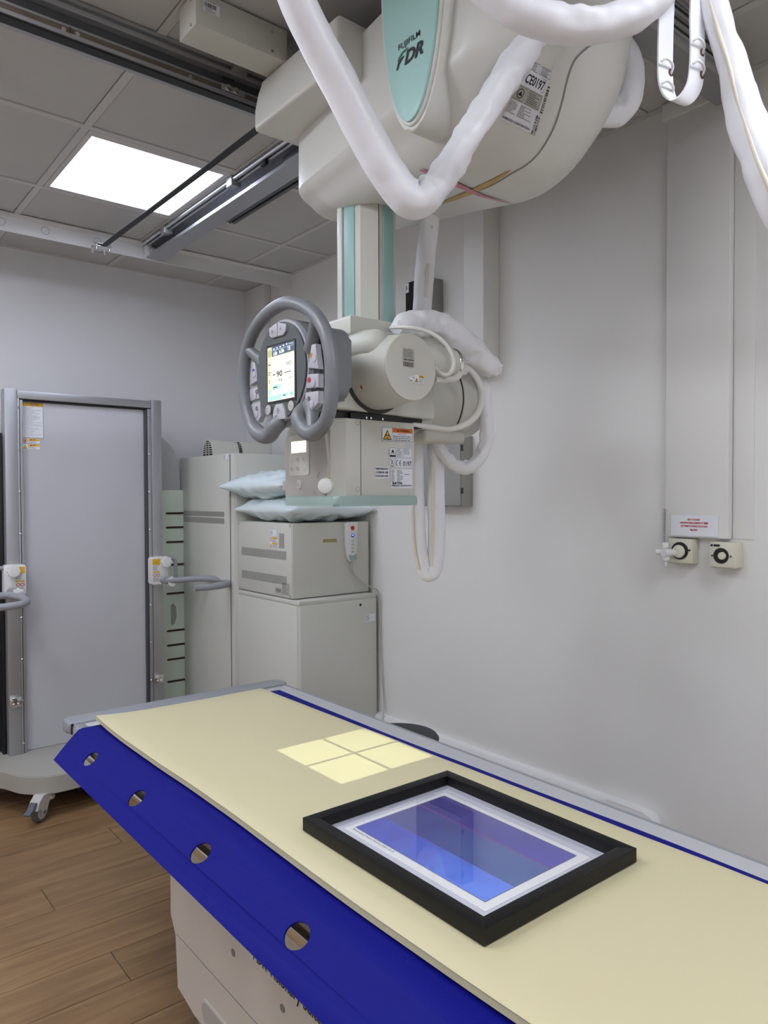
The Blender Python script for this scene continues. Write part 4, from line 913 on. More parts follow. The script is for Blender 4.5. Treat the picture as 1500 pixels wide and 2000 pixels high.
ty = obj('caster_tyre', lathe(B(), wheel_c - axw * .014, axw, [(0, .030), (.0, .040), (.004, .045), (.024, .045), (.028, .040), (.028, .030)], 40), TYRE, S_)
obj('caster_wheel', lathe(B(), wheel_c - axw * .016, axw, [(0, .010), (.0, .024), (.002, .031), (.030, .031), (.032, .024), (.032, .01)], 36), CAST, S_)
def along(u, v, s): return wheel_c + dirw * u + Vector((0, 0, v)) + axw * s
for s0, s1 in ((-.024, -.017), (.017, .024)):
    b = B(); ptsf = [(-.012, -.010), (.012, -.010), (.030, .030), (.052, .052), (.056, .074), (-.006, .074), (-.034, .050), (-.046, .020), (-.020, .018)]
    A = [b.verts.new(along(u, v, s0)) for u, v in ptsf]; C_ = [b.verts.new(along(u, v, s1)) for u, v in ptsf]
    b.faces.new(A); b.faces.new(C_[::-1])
    for i in range(len(A)): b.faces.new([A[i], A[(i + 1) % len(A)], C_[(i + 1) % len(A)], C_[i]])
    obj('caster_fork', b, CAST, S_, angle=30)
b = B(); ptsf = [(.045, .056), (.056, .074), (-.006, .074), (-.034, .050), (-.046, .020), (-.040, .018), (-.028, .040), (-.004, .058)]
A = [b.verts.new(along(u, v, -.018)) for u, v in ptsf]; C_ = [b.verts.new(along(u, v, .018)) for u, v in ptsf]
b.faces.new(A); b.faces.new(C_[::-1])
for i in range(len(A)): b.faces.new([A[i], A[(i + 1) % len(A)], C_[(i + 1) % len(A)], C_[i]])
obj('caster_hood', b, CAST, S_, angle=40)
b = B(); ptsf = [(-.034, .052), (-.046, .054), (-.062, .030), (-.088, .018), (-.086, .013), (-.058, .020), (-.040, .036)]
A = [b.verts.new(along(u, v, -.015)) for u, v in ptsf]; C_ = [b.verts.new(along(u, v, .015)) for u, v in ptsf]
b.faces.new(A); b.faces.new(C_[::-1])
for i in range(len(A)): b.faces.new([A[i], A[(i + 1) % len(A)], C_[(i + 1) % len(A)], C_[i]])
obj('brake_pedal', b, PEDAL, S_, angle=40)
obj('axle_cap', lathe(B(), wheel_c - axw * .028, axw, [(0, .006), (.002, .008), (.054, .008), (.056, .006)], 16), TYRE, S_)

# acrylic step board leaning behind, with dark slots
t = thing('slotted_board', 'pale green slotted board with a clear rounded top behind the standing frame', 'board', (1.7, 4.06, 0))
b = B(); pts = [(1.45, .0), (1.86, .0), (1.86, 1.47), (1.45, 1.47)]
prism(b, pts, 'Y', 4.05, 4.075, .002); obj('board_body', b, STEPG, t)
b = B(); prism(b, [(1.45, 1.47), (1.765, 1.47), (1.765, 1.55), (1.757, 1.62), (1.735, 1.69), (1.70, 1.735), (1.66, 1.765), (1.60, 1.775), (1.45, 1.775)], 'Y', 4.058, 4.064); obj('clear_top', b, HAZE, t)
for py in (1010, 1038, 1067, 1112, 1140, 1169, 1243, 1272, 1300, 1344):
    z = 1.43 - (py - 978) / 1441.5 * 4.17
    b = B(); prism(b, rrect(1.675, 1.83, z - .0055, z + .0055, .005, 3), 'Y', 4.047, 4.052); obj('slot', b, SLOT, t)
b = B(); prism(b, [(1.70, .81), (1.715, .82), (1.73, .80), (1.733, .74), (1.72, .70), (1.70, .695)], 'Y', 4.047, 4.052); obj('hand_hole', b, CABD, t)

# ------------------------------------------------------------------ generator cabinets
def slots(parent, name, fn, n):
    b = B()
    for k in range(n): fn(b, k)
    o = obj(name, b, CABD, parent); o['kind'] = 'stuff'; return o
t = thing('generator_cabinet', 'tall light grey equipment cabinet with two round cowls on top, behind the pillows', 'cabinet', (2.02, 3.76, 0))
obj('body', bx(1.785, 2.225, 3.43, 4.085, 0, 1.655, .003), CAB, t)
obj('side_panel', bx(1.78, 1.786, 3.4725, 4.09, .02, 1.655, .002), CAB, t)
obj('front_panel', bx(1.79, 2.22, 3.42, 3.43, .02, 1.655, .002), CAB, t)
obj('seam', bx(1.7797, 1.7855, 3.4695, 3.4712, .02, 1.65), MIDG, t)
for z0, z1 in ((1.325, 1.352), (1.288, 1.318)):
    def fn(b, k, z0=z0, z1=z1): box(b, 1.7788, 1.7805, 3.535 + k * .00425, 3.5375 + k * .00425, z0, z1 - .008 * 0)
    slots(t, 'vent_slots', fn, 120)
F = faceX(1.78, 0, 0); lb = obj('asset_label', F.rect(B(), -3.535, -3.480, 1.622, 1.652), PAPER, t, flat=True)
b = B(); F.lines(b, -3.532, -3.512, 1.626, 1.648, 3, .0004, 2); obj('print', b, INKG, lb, flat=True)
for x0 in (1.80, 1.985):
    cy = 3.765
    arc = lambda r, h: [(cy + r * math.cos(R(a)), 1.655 + h * max(math.sin(R(a)), 0)) for a in range(0, 181, 9)]
    cw = obj('vent_cowl', prism(B(), arc(.062, .09), 'X', x0, x0 + .16, .002), CAB, t, angle=30)
    obj('cowl_opening', prism(B(), arc(.056, .084), 'X', x0 - .0012, x0 + .001), BLACK, cw)
    b = B()
    for k in range(1, 7):
        z = 1.655 + k * .012; hw = .056 * math.sqrt(max(0, 1 - ((z - 1.655) / .084) ** 2)); box(b, x0 - .0028, x0 - .0008, cy - hw, cy + hw, z, z + .0045)
    for dy in (-.018, .018): box(b, x0 - .0028, x0 - .0008, cy + dy - .002, cy + dy + .002, 1.655, 1.73)
    obj('grille', b, CAB, cw)

t = thing('power_unit', 'grey box with two slotted vents and a remote on its front, on the low cabinet', 'equipment box', (2.02, 3.15, .955))
obj('body', bx(1.803, 2.246, 2.902, 3.42, .957, 1.306, .002), CAB, t)
obj('side_panel', bx(1.80, 1.8035, 2.905, 3.418, .96, 1.304, .0015), CAB, t)
obj('front_panel', bx(1.803, 2.244, 2.90, 2.9035, .96, 1.304, .0015), CAB, t)
for z0 in (1.135, 1.018):
    def fn(b, k, z0=z0): box(b, 1.7988, 1.8004, 2.95 + k * .0075, 2.9545 + k * .0075, z0, z0 + .04)
    slots(t, 'vent_slots', fn, 58)
for y, z in ((2.915, 1.295), (2.915, .97), (3.41, 1.295), (3.41, .97)): obj('screw', cyl((1.8003, y, z), (-1, 0, 0), .003, .005, 12), STEEL, t)
F = faceX(1.80, 0, 0)
obj('window_slot', bx(1.7992, 1.8004, 2.968, 3.013, 1.188, 1.258), CABD, t)
lb = obj('asset_label', F.rect(B(), -3.095, -3.035, 1.243, 1.273), PAPER, t, flat=True); b = B(); F.lines(b, -3.09, -3.065, 1.247, 1.269, 3, .0004, 1); obj('print', b, INKG, lb, flat=True)
lb = obj('caution_label', F.rect(B(), -3.10, -3.025, 1.188, 1.239), PAPER, t, flat=True)
b2 = B(); b = B(); F.rect(b2, -3.075, -3.026, 1.229, 1.237, .0004); F.rect(b2, -3.075, -3.026, 1.203, 1.211, .0004); triangle_sign(F, b2, b, -3.098, 1.190, .018); obj('yellow_band', b2, YEL, lb, flat=True)
F.lines(b, -3.074, -3.028, 1.212, 1.228, 4, .0004, 1); F.lines(b, -3.074, -3.028, 1.189, 1.202, 3, .0004, 2); F.text(b, 'ATT', -3.06, 1.230, -3.045, .006, .0006); obj('print', b, INK, lb, flat=True)
r_ = B(); F.ring(r_, -3.088, 1.226, .006, .009, 20, .0004); obj('ban_ring', r_, RED, lb, flat=True)
lb = obj('serial_label', F.rect(B(), -2.985, -2.925, .972, 1.026), PAPERG, t, flat=True); b = B(); F.lines(b, -2.982, -2.928, .975, 1.022, 8, .0004, 7); F.frame(b, -2.985, -2.925, .972, 1.026, .001, .0004); obj('print', b, INKG, lb, flat=True)
lb = obj('barcode_label', F.rect(B(), -3.05, -2.988, .972, 1.002), PAPERG, t, flat=True); b = B(); F.bars(b, -3.045, -2.995, .98, .995, 16, .0004, 3); obj('print', b, INKG, lb, flat=True)
F = faceY(0, 2.90, 0)
b = B(); F.rect(b, 1.963, 2.055, 1.207, 1.233); lb = obj('card_holder', bx(1.963, 2.055, 2.8985, 2.9005, 1.207, 1.233, .0008), SLVC, t)
b.free(); b = B(); F.rect(b, 1.969, 2.049, 1.212, 1.228, .0018); obj('card_slot', b, OUTL2, lb, flat=True)

t = thing('low_cabinet', 'waist-high grey cabinet under the vented box, against the right wall', 'cabinet', (2.02, 3.15, 0))
obj('body', bx(1.804, 2.25, 2.856, 3.46, 0, .945, .004), CAB, t)
obj('side_panel', bx(1.80, 1.806, 2.862, 3.462, .01, .93, .002), CAB, t)
obj('door', bx(1.806, 2.25, 2.844, 2.856, .01, .932, .004), CAB, t)
obj('top_edge', bx(1.80, 2.25, 2.846, 3.464, .930, .953, .006, 3), CAB, t)
obj('lock', cyl((2.15, 2.8442, .905), (0, -1, 0), .002, .006, 16), BLACK, t)
F = faceY(0, 2.844, 0); lb = obj('asset_label', F.rect(B(), 2.180, 2.242, .818, .855), PAPER, t, flat=True); b = B(); F.lines(b, 2.184, 2.21, .822, .850, 3, .0004, 1); obj('print', b, INKG, lb, flat=True)

# remote control hanging on the box
t = thing('hand_control', 'white handheld control with red button hanging on the vented grey box', 'remote control', (2.13, 2.885, 1.11))
b = B(); prism(b, [(2.092, 1.300), (2.100, 1.306), (2.155, 1.306), (2.163, 1.300), (2.163, 1.24), (2.157, 1.20), (2.157, 1.15), (2.150, 1.125), (2.14, 1.113), (2.117, 1.113), (2.107, 1.125), (2.100, 1.15), (2.100, 1.20), (2.092, 1.24)], 'Y', 2.876, 2.899, .006, 3); obj('shell', b, TRIMW, t, angle=50)
obj('stop_button', cyl((2.129, 2.8765, 1.277), (0, -1, 0), .002, .011, 24, .0008), RED, t)
obj('light_button', cyl((2.129, 2.8765, 1.240), (0, -1, 0), .0015, .009, 24), BLU, t)
obj('led', cyl((2.129, 2.875, 1.242), (0, -1, 0), .001, .0035, 12), LED, t)
for z in (1.213, 1.196, 1.179, 1.162): obj('key', prism(B(), ellipse(2.129, z, .009, .006, 20), 'Y', 2.8748, 2.877, .0006), CAST, t)
b = B(); prism(b, [(2.106, 1.151), (2.129, 1.142), (2.152, 1.151), (2.152, 1.133), (2.142, 1.119), (2.116, 1.119), (2.106, 1.133)], 'Y', 2.8745, 2.8775, .0008); obj('teal_badge', b, TEALB, t)
b = B(); tube(b, [(2.129, 2.888, 1.114, .006), (2.130, 2.888, 1.095, .0045), (2.139, 2.886, 1.06, .0035), (2.170, 2.87, 1.02, .0035), (2.215, 2.84, .985, .0035), (2.252, 2.828, .95, .003), (2.2585, 2.828, .80, .0026), (2.2585, 2.82, .60, .0026), (2.2585, 2.80, .42, .0026), (2.235, 2.78, .34, .0026), (2.22, 2.77, .1, .0026)], None, 6, 10); obj('cord', b, CORD, t, angle=80)

# pillows
def pillow(name, label, cx, cy, z0, lx, ly, h, rot, seed, droop=0):
    N = 44; b = B(); top = []; bot = []
    ca, sa = math.cos(rot), math.sin(rot)
    for side, store in ((1, top), (-1, bot)):
        for j in range(N + 1):
            row_ = []
            for i in range(N + 1):
                u, v = 2 * i / N - 1, 2 * j / N - 1
                e = max(0, (1 - abs(u) ** 2.6)) ** .5 * max(0, (1 - abs(v) ** 2.6)) ** .5
                pinch = 1 - .07 * (1 - abs(u) ** 2) * abs(v) ** 3 ; pinch2 = 1 - .07 * (1 - abs(v) ** 2) * abs(u) ** 3
                x = u * lx / 2 * pinch2; y = v * ly / 2 * pinch
                wv = noise.noise(Vector((u * 2.2 + seed, v * 2.2, side))) * .018 + (.02 - 1.6 * abs(noise.noise(Vector((u * 4 + seed, v * 3.2 + u * 2, side * 3)))) * .03) + noise.noise(Vector((u * 13 + seed, v * 8, side * 2))) * .006
                z = side * (h / 2) * e + wv * e - droop * max(0, abs(u) - .7) * .3
                z = max(z, -h / 2 * .92) if side < 0 else z
                row_.append(Vector((cx + x * ca - y * sa, cy + x * sa + y * ca, z0 + h / 2 * .92 + z)))
            store.append(row_)
    for st in (top, bot):
        G = [[b.verts.new(p) for p in r] for r in st]
        for j in range(N):
            for i in range(N): b.faces.new([G[j][i], G[j][i + 1], G[j + 1][i + 1], G[j + 1][i]])
    bmesh.ops.remove_doubles(b, verts=b.verts[:], dist=.0004)
    o = obj(name, b, PIL, None, angle=180); return o
o = pillow('pillow', '', 2.015, 3.135, 1.308, .50, .56, .125, R(0), 3); tag(o, 'pale blue wipe-clean pillow lying flat on the vented grey box', 'pillow', 'pillows on the equipment box')
o = pillow('pillow', '', 1.985, 3.205, 1.418, .52, .56, .135, R(4), 11); tag(o, 'pale blue wipe-clean pillow on top of the other pillow', 'pillow', 'pillows on the equipment box')

# ------------------------------------------------------------------ X-ray table
T = thing('xray_table', 'white and grey X-ray table with pedestal base', 'table', (1.13, 1.2, 0))
obj('table_top', bx(.722, 1.530, -.15, 2.565, .655, .680, .003), TTOP, T)
b = B(); prism(b, [(.716, .648), (.716, .676), (.722, .682), (.745, .684), (.755, .680), (.755, .648)], 'Y', -.15, 2.55); obj('side_rail', b, ALUM, T, angle=50)
b = B(); prism(b, [(1.541, .648), (1.541, .674), (1.538, .680), (1.533, .682), (1.527, .680), (1.527, .648)], 'Y', -.15, 2.53); obj('side_rail', b, TRIM, T, angle=50)
b = B(); prism(b, rrect(.706, 1.546, 2.52, 2.61, .022), 'Z', .650, .686, .008, 3); obj('end_rail', b, TRIM, T, angle=50)
obj('rail_gap', bx(.712, .72, 2.516, 2.522, .652, .686), BLACK, T)
obj('under_frame', bx(.75, 1.51, -.1, 2.48, .60, .652, .006), ALUM, T)
obj('lower_rail', bx(.722, .752, -.1, 2.46, .596, .622, .006), STEEL, T)
obj('corner_casting', bx(.735, .80, 2.44, 2.54, .59, .655, .012, 3), CAST, T)
b = B(); prism(b, [(1.933, .62), (1.933, .285), (1.890, .245), (1.890, .10), (1.78, .085), (-.2, .085), (-.2, .62)], 'X', .80, 1.46, .006, 2); obj('base_cover', b, TBASE, T, angle=30)
b = B()
obj('cover_seam', bx(.7992, .802, -.2, 1.888, .248, .2495), MIDG, T)
obj('teal_skirt', bx(.835, 1.42, -.15, 1.84, 0, .09, .006), TEALD, T)
F = faceX(.80, 0, 0)
b = B(); prism(b, [(y, z) for y, z in rrect(1.28, 1.735, .105, .165, .028)], 'X', .7965, .802, .002); obj('grip_recess', b, TBASE, T)
obj('grip_outline', Face((.7965, 0, 0), NX, UP).poly(B(), [(-y, z) for y, z in rrect(1.29, 1.725, .11, .16, .024)]), COLLD, T, flat=True)
for y, z in ((1.56, .357), (1.338, .345)):
    obj('cover_plug', F.poly(B(), ellipse(-y, z, .009, .009, 24)), MIDG, T, flat=True)
b = B(); F.text(b, 'FDR Visionary Suite', -1.462, .3905, -1.19, .026, .0002, bold=.008); obj('lettering', b, INK, T, flat=True)

# blue slide sheet with holes
t = thing('slide_sheet', 'royal blue padded slide sheet with round hand holes, hanging off the table side', 'sheet', (.9, 1.2, .684))
A0, A1 = Vector((.715, 0, .6835)), Vector((.627, 0, .619))
sheet = B()
def strip(bm, prof, y0, y1, th=.0035, ends=None):
    """profile in (x,z), swept along Y; far end can be sheared"""
    n = len(prof); rings = []
    ny = 30
    for k in range(ny + 1):
        r = []
        for side in (0, 1):
            seq = range(n) if side == 0 else range(n - 1, -1, -1)
            for i in seq:
                x, z = prof[i]
                ye = y1 + (ends[i] if ends else 0); y = y0 + (ye - y0) * k / ny
                a = prof[max(i - 1, 0)]; c = prof[min(i + 1, n - 1)]; d = Vector((c[0] - a[0], 0, c[1] - a[1])).normalized(); nn = Vector((-d.z, 0, d.x)) * (th / 2) * (1 if side == 0 else -1)
                wv = noise.noise(Vector((x * 3, y * 2.2, 5))) * .004
                r.append(Vector((x + wv, y, z + wv)) + nn)
        rings.append(r)
    loft(bm, rings)
obj('sheet_body', (strip(sheet, [(1.452, .6862), (1.42, .688), (1.2, .688), (.9, .688), (.77, .688), (.745, .6885), (.725, .6865), (.711, .6805)], -.12, 2.44, ends=[.0, .0, 0, 0, -.02, -.01, .0, .006]), sheet)[1], BLUE, t, angle=60)
# flap: flat panel with real holes, cut as a triangulated polygon
fd = (A1 - A0); fl_len = fd.length; fdn = fd.normalized(); fnn = Vector((-fdn.z, 0, fdn.x))
def flapP(y, s, k): 
    wv = .004 * math.sin(y * 3.1) * (s / fl_len)
    return A0 + fdn * s + Vector((0, y, 0)) + fnn * (k + wv)
holes = [2.222, 1.852, 1.476, 1.090, .70, .31]
outer = []
ns = 60
far = [(2.446 + (s / fl_len) ** 1.3 * (-.035), s) for s in [0, fl_len * .25, fl_len * .5, fl_len * .75, fl_len]]
ys = [-.12 + (2.411 + .12) * k / ns for k in range(ns)]
outer = [(y, fl_len) for y in ys] + far[::-1] + [(-.12 + (2.446 + .12) * k / ns, 0) for k in range(ns - 1, -1, -1)]
loops = [[Vector((y, s, 0)) for y, s in outer]]
for h in holes:
    loops.append([Vector((h + .0305 * math.cos(q), .040 + .0240 * math.sin(q), 0)) for q in [2 * math.pi * k / 28 for k in range(28)]])
tris = tessellate_polygon(loops); flatv = [p for l in loops for p in l]
b = B(); rows_ = []
for k in (0.00175, -.00175):
    V = [b.verts.new(flapP(p.x, p.y, k)) for p in flatv]; rows_.append(V)
    for q in tris:
        try: b.faces.new([V[i] for i in q])
        except ValueError: pass
ofs = 0
for l in loops:
    m_ = len(l)
    for i in range(m_): b.faces.new([rows_[0][ofs + i], rows_[0][ofs + (i + 1) % m_], rows_[1][ofs + (i + 1) % m_], rows_[1][ofs + i]])
    ofs += m_
obj('flap', b, BLUE, t, angle=60)
b = B()
for s in (.010, .0125):
    pv = None
    for k in range(121):
        y = -.11 + (2.42 + .11) * k / 120; a = flapP(y, s, .0021); c = flapP(y, s + .0007, .0021)
        if (a - A0).dot(Vector((-1, 0, 0))) > -9: pass
        cur = (b.verts.new(a), b.verts.new(c))
        if pv: b.faces.new([pv[0], pv[1], cur[1], cur[0]])
        pv = cur
obj('stitching', b, BLUEE, t, flat=True)

# mattress
t = thing('mattress', 'thin cream vinyl mattress lying on the X-ray table', 'mattress', (1.09, 1.2, .69))
b = B(); N1, N2 = 26, 70; Gt, Gb = [], []
def mat_edge(y): return .772 + .012 * max(0, (1.2 - y) / 1.2) + .004 * math.sin(y * 5)
def lift(x, y):
    k = max(0, (y - 2.15) / .3) * max(0, (.95 - x) / .2)
    return .010 * min(k, 1) ** 2 + .0012 * noise.noise(Vector((x * 5, y * 5, 0)))
for j in range(N2 + 1):
    v = j / N2; y = -.1 + 2.555 * v; ra, rb = [], []
    x0 = mat_edge(y); x1 = 1.378 + (2.45 - y) * .012
    yy = y
    for i in range(N1 + 1):
        u = i / N1; x = x0 + (x1 - x0) * u
        y_ = yy - (.022 * u if j == N2 else 0)
        e = min(1, min(u, 1 - u) * (x1 - x0) / .007, min(v, 1 - v) * 2.55 / .007); e = math.sqrt(max(0, 1 - (1 - e) ** 2))
        ra.append(Vector((x, y_, .7095 + .0065 * e + lift(x, y)))); rb.append(Vector((x, y_, .6965 - .0065 * e + lift(x, y))))
    Gt.append(ra); Gb.append(rb)
for G_ in (Gt, Gb):
    V = [[b.verts.new(p) for p in r] for r in G_]
    for j in range(N2):
        for i in range(N1): b.faces.new([V[j][i], V[j][i + 1], V[j + 1][i + 1], V[j + 1][i]])
    if G_ is Gt: VT = V
VB = V
for j in range(N2):
    b.faces.new([VT[j][0], VT[j + 1][0], VB[j + 1][0], VB[j][0]]); b.faces.new([VT[j][N1], VT[j + 1][N1], VB[j + 1][N1], VB[j][N1]])
for i in range(N1): b.faces.new([VT[0][i], VT[0][i + 1], VB[0][i + 1], VB[0][i]]); b.faces.new([VT[N2][i], VT[N2][i + 1], VB[N2][i + 1], VB[N2][i]])
obj('cushion', b, CREAM, t, angle=70)
b = B(); tube(b, [(mat_edge(-.1 + 2.53 * k / 40) - .0005, -.1 + 2.53 * k / 40,   .7112 + lift(.78, -.1 + 2.53 * k / 40), .0011) for k in range(41)], None, 2, 6); obj('piping', b, CREAM, t, angle=80)

# picture frame
t = thing('picture_frame', 'black wooden picture frame with an abstract blue print lying on the mattress', 'picture', (1.06, 1.06, .717))
fx0, fx1, fy0, fy1, fz0, fz1 = .845, 1.272, .797, 1.325, .7175, .7455
W_ = .027
for nm, pts in (('frame_rail', [(fx0, fy0), (fx1, fy0), (fx1 - W_, fy0 + W_), (fx0 + W_, fy0 + W_)]), ('frame_rail', [(fx1, fy0), (fx1, fy1), (fx1 - W_, fy1 - W_), (fx1 - W_, fy0 + W_)]),
                ('frame_rail', [(fx1, fy1), (fx0, fy1), (fx0 + W_, fy1 - W_), (fx1 - W_, fy1 - W_)]), ('frame_rail', [(fx0, fy1), (fx0, fy0), (fx0 + W_, fy0 + W_), (fx0 + W_, fy1 - W_)])):
    b = B(); prism(b, pts, 'Z', fz0, fz1, .0009, 2); obj(nm, b, FRAME, t)
obj('mount_board', bx(fx0 + W_ - .003, fx1 - W_ + .003, fy0 + W_ - .003, fy1 - W_ + .003, .7195, .7225), MATB, t)
# mount window with a bevelled step round the print sheet
Fz = Face((0, 0, .7225), (1, 0, 0), (0, 1, 0))
obj('print_sheet', bx(.912, 1.208, .858, 1.267, .7226, .7234), PRT, t)
Fz = Face((0, 0, .7234), (1, 0, 0), (0, 1, 0), .0003)
m = bpy.data.materials.new('abstract_blue_print'); m.use_nodes = True; nt = m.node_tree; bs = nt.nodes['Principled BSDF']; bs.inputs['Roughness'].default_value = .35
geo = nt.nodes.new('ShaderNodeTexCoord'); sp = nt.nodes.new('ShaderNodeSeparateXYZ'); nt.links.new(geo.outputs['UV'], sp.inputs[0])
nz = nt.nodes.new('ShaderNodeTexNoise'); nz.inputs['Scale'].default_value = 2.4; nz.inputs['Detail'].default_value = 3; mpp = nt.nodes.new('ShaderNodeMapping'); mpp.inputs['Scale'].default_value = (1, 2.2, 1); mpp.inputs['Rotation'].default_value = (0, 0, .5)
nt.links.new(geo.outputs['UV'], mpp.inputs[0]); nt.links.new(mpp.outputs[0], nz.inputs['Vector'])
def band(c0, c1):
    mx = nt.nodes.new('ShaderNodeMix'); mx.data_type = 'RGBA'; mx.inputs['A'].default_value = c0; mx.inputs['B'].default_value = c1
    s_ = nt.nodes.new('ShaderNodeMath'); s_.operation = 'SUBTRACT'; s_.inputs[1].default_value = .5; nt.links.new(nz.outputs['Fac'], s_.inputs[0])
    a_ = nt.nodes.new('ShaderNodeMath'); a_.operation = 'MULTIPLY_ADD'; a_.inputs[1].default_value = 1.2; a_.use_clamp = True
    nt.links.new(s_.outputs[0], a_.inputs[0]); nt.links.new(sp.outputs[1], a_.inputs[2]); nt.links.new(a_.outputs[0], mx.inputs['Factor']); return mx.outputs['Result']
# v = 1 at the far end of the picture, 0 at the near end; u runs across the three bands
b1 = band(srgb(96, 140, 245), srgb(46, 52, 185)); b2 = band(srgb(72, 104, 168), srgb(52, 46, 140)); b3 = band(srgb(76, 72, 180), srgb(40, 32, 130))
def gt(v, k):
    n = nt.nodes.new('ShaderNodeMath'); n.operation = 'GREATER_THAN'; n.inputs[1].default_value = k; nt.links.new(v, n.inputs[0]); return n.outputs[0]
def mix(f, a, c):
    n = nt.nodes.new('ShaderNodeMix'); n.data_type = 'RGBA'; nt.links.new(f, n.inputs['Factor'])
    for q, s_ in ((a, 'A'), (c, 'B')):
        if isinstance(q, tuple): n.inputs[s_].default_value = q
        else: nt.links.new(q, n.inputs[s_])
    return n.outputs['Result']
col = mix(gt(sp.outputs[0], .30), b1, b2); col = mix(gt(sp.outputs[0], .305), mix(gt(sp.outputs[0], .297), col, srgb(96, 60, 110)), b2)
col = mix(gt(sp.outputs[0], .69), col, srgb(120, 50, 150)); col = mix(gt(sp.outputs[0], .708), col, b3)
nt.links.new(col, bs.inputs['Base Color'])
me = bpy.data.meshes.new('abstract_image'); ix0, ix1, iy0, iy1, iz = .933, 1.193, .879, 1.254, .7240
me.from_pydata([(ix0, iy0, iz), (ix1, iy0, iz), (ix1, iy1, iz), (ix0, iy1, iz)], [], [(0, 1, 2, 3)]); uv = me.uv_layers.new()
for i, c in enumerate(((0, 0), (1, 0), (1, 1), (0, 1))): uv.data[i].uv = c
me.transform(Matrix.Translation(-WLOC[t])); me.materials.append(m); o = bpy.data.objects.new('abstract_image', me); COL.objects.link(o); o.parent = t; WLOC[o] = WLOC[t]
b = B(); Fz.frame(b, ix0 - .001, ix1 + .001, iy0 - .001, iy1 + .001, .0008, .0004); obj('image_outline', b, INK, t, flat=True)
Ft = Face((0, 0, .7234), (0, -1, 0), (1, 0, 0), .0003); Ft.n = Vector((0, 0, 1))
b = B(); Ft.text(b, 'Fluoroscopy (Void) x Equinox [2001-2017]', -1.252, .9225, -1.118, .0052); obj('caption', b, INK, t, flat=True)
gl = bx(fx0 + W_ - .002, fx1 - W_ + .002, fy0 + W_ - .002, fy1 - W_ + .002, .7285, .7295); gl = obj('glass_pane', gl, GLASS, t, flat=True)

# ------------------------------------------------------------------ things on the right wall
t = thing('wall_display_box', 'grey wall-mounted box with a black front behind the column', 'wall unit', (2.22, 2.46, 2.0))
obj('case', bx(2.175, 2.27, 2.385, 2.526, 1.98, 2.386, .003), GREYBOX, t)
obj('black_front', bx(2.168, 2.176, 2.392, 2.524, 1.99, 2.383, .003), BLACKG, t)
F = faceX(2.168, 0, 0); lb = obj('number_label', F.rect(B(), -2.522, -2.500, 2.338, 2.380), PAPER, t, flat=True); b = B(); F.text(b, '3', -2.520, 2.350, None, .018, .0004, bold=.02); obj('print', b, INK, lb, flat=True)
t = thing('wall_cabinet', 'small plain grey steel cabinet on the wall behind the hanging sleeve', 'wall box', (2.23, 2.3, 1.38))
obj('case', bx(2.205, 2.27, 2.205, 2.50, 1.386, 1.685, .003), GREYBOX, t)
obj('door', bx(2.198, 2.205, 2.21, 2.495, 1.39, 1.681, .002), GREYBOX, t)
for z in (1.44, 1.62): obj('hinge', bx(2.198, 2.207, 2.2, 2.206, z, z + .025, .001), DARKG, t)
t = tag(obj('wall_paper_sheet', bx(2.267, 2.2695, 2.30, 2.40, 1.98, 2.03), PAPER), 'pale paper sheet stuck to the wall above the terminal', 'paper')
t2 = thing('medical_socket', 'cream wall outlet with a flow meter plugged in, under the notice', 'wall outlet', (2.25, 1.245, 1.21))
obj('case', bx(2.230, 2.27, 1.2035, 1.288, 1.210, 1.290, .004), OUTL, t2)
obj('cover_plate', bx(2.226, 2.231, 1.207, 1.285, 1.213, 1.287, .002), OUTL, t2)
obj('socket_ring', lathe(B(), (2.2262, 1.243, 1.252), (-1, 0, 0), [(0, .028), (.004, .028), (.004, .014)], 32), BLACK, t2)
obj('socket_collar', lathe(B(), (2.2235, 1.245, 1.250), (-1, 0, 0), [(0, .021), (.006, .020), (.008, .015)], 32), OUTL, t2)
obj('screw', cyl((2.2262, 1.211, 1.255), (-1, 0, 0), .002, .0035, 12), DARKG, t2)
t2 = thing('medical_socket', 'cream wall outlet with an empty open socket, right of the flow meter', 'wall outlet', (2.24, 1.10, 1.21))
obj('case', bx(2.216, 2.27, 1.062, 1.140, 1.207, 1.286, .004), OUTL, t2)
obj('cover_plate', bx(2.212, 2.217, 1.066, 1.137, 1.210, 1.283, .002), OUTL, t2)
obj('socket_ring', lathe(B(), (2.2122, 1.102, 1.245), (-1, 0, 0), [(0, .024), (.0015, .024), (.0015, .022), (-.0005, .022)], 32), BLACK, t2)
obj('socket_well', lathe(B(), (2.2118, 1.102, 1.245), (-1, 0, 0), [(0, .0225), (.0006, .0225)], 32), BLACKG, t2)
obj('socket_probe', lathe(B(), (2.2112, 1.098, 1.245), (-1, 0, 0), [(0, .012), (.006, .011), (.008, .005)], 24), OUTL, t2)
for y in (1.130, 1.072): obj('screw', cyl((2.2122, y, 1.244), (-1, 0, 0), .0015, .003, 12), DARKG, t2)
F = faceX(2.212, 0, 0); b = B(); F.ring(b, -1.131, 1.276, .0, .004, 16); F.rect(b, -1.125, -1.106, 1.2725, 1.2795); obj('maker_mark', b, INK, t2, flat=True)
t2 = thing('flow_meter', 'clear oxygen flow meter with a white body plugged into the left outlet', 'flow meter', (2.2, 1.27, 1.21))
obj('gauge_tube', lathe(B(), (2.196, 1.278, 1.275), (0, 0, 1), [(0, .009), (.105, .009), (.112, .007), (.115, .003)], 20), CLEAR, t2)
obj('gauge_core', lathe(B(), (2.196, 1.278, 1.275), (0, 0, 1), [(0, .003), (.108, .003)], 12), PAPERG, t2)
F = faceX(2.1925, 0, 0); b = B()
for k in range(14): F.rect(b, -1.282, -1.274, 1.283 + k * .0068, 1.285 + k * .0068)
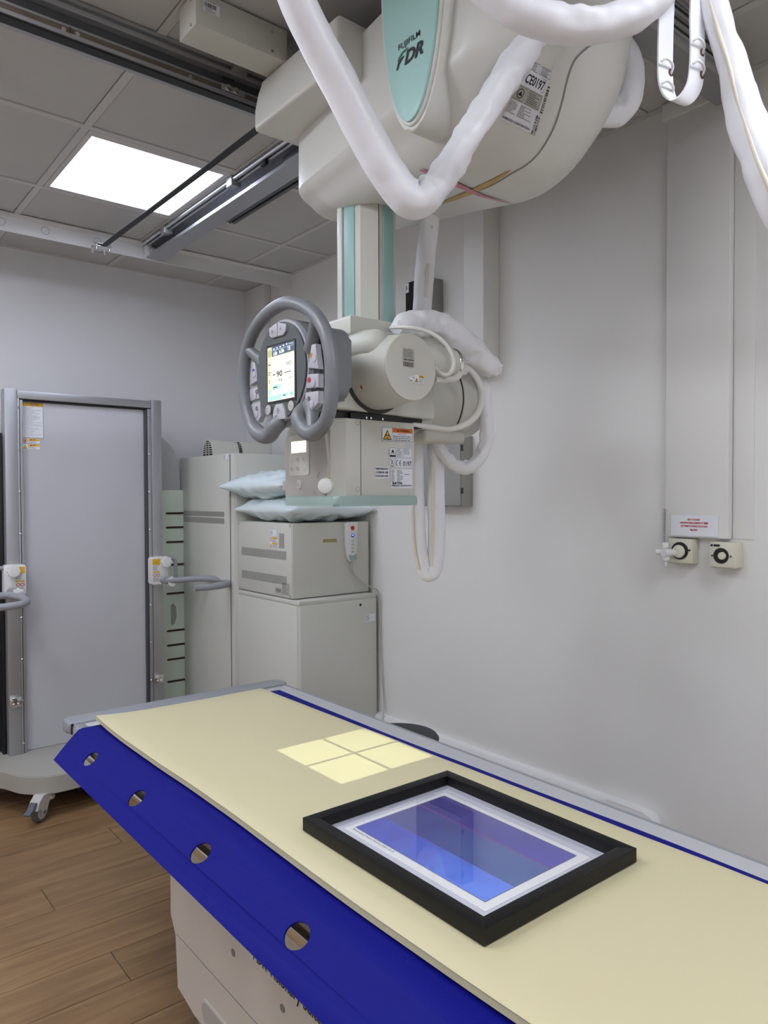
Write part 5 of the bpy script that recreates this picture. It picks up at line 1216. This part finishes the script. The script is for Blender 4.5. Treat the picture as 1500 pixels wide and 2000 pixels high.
obj('scale_marks', b, INKG, t2, flat=True)
obj('float_bead', prism(B(), ellipse(1.277, 1.383, .002, .002, 12), 'X', 2.1900, 2.1915), RED, t2)
obj('valve_body', lathe(B(), (2.2225, 1.262, 1.245), (-1, .25, 0), [(0, .012), (.02, .012), (.03, .014), (.045, .012)], 24), TRIMW, t2)
obj('flow_knob', lathe(B(), (2.197, 1.275, 1.247), (-.5, .86, 0), [(0, .008), (.012, .009), (.03, .009), (.033, .006)], 24), TRIMW, t2)
obj('hose_nut', lathe(B(), (2.196, 1.275, 1.243), (0, 0, -1), [(0, .012), (.012, .014), (.022, .012), (.024, .004), (.040, .003)], 12), TRIMW, t2)
obj('gauge_collar', lathe(B(), (2.196, 1.278, 1.262), (0, 0, 1), [(0, .011), (.014, .011), (.016, .010)], 20), TRIMW, t2)
F = faceX(2.2375, 0, 0); o = obj('notice_sheet', bx(2.2365, 2.2385, 1.124, 1.281, 1.300, 1.366), PAPER, None, flat=True)
tag(o, 'white laminated OUT OF ORDER notice with red text above the outlets', 'notice')
F = faceX(2.2363, 0, 0); b = B()
for s_, z, w2 in (('OUT OF ORDER', 1.350, .046), ('AWAITING REPLACEMENT BY EBME', 1.3395, .104), ('ASK WARD TO BRING SUSUCTION', 1.329, .099), ('May 2024', 1.3175, .026)):
    F.text(b, s_, -1.2025 - w2 / 2 * .9, z, -1.2025 + w2 / 2 * .9 , .0055, bold=.03)
obj('notice_text', b, RED, o, flat=True)

# round navy seat between table and wall
t = thing('round_stool', 'dark navy round seat just showing between the table edge and the right wall', 'stool', (1.93, 2.33, 0))
obj('seat', lathe(B(), (1.915, 2.285, .42), (0, 0, 1), [(0, .155), (.012, .166), (.03, .168), (.04, .160), (.043, .12)], 56), NAVY, t)
obj('gas_column', cyl((1.915, 2.285, .06), (0, 0, 1), .36, .025), STEEL, t)
obj('foot_ring', lathe(B(), (1.915, 2.285, 0), (0, 0, 1), [(0, .19), (.02, .19), (.05, .06), (.06, .03)], 40), NAVY, t)
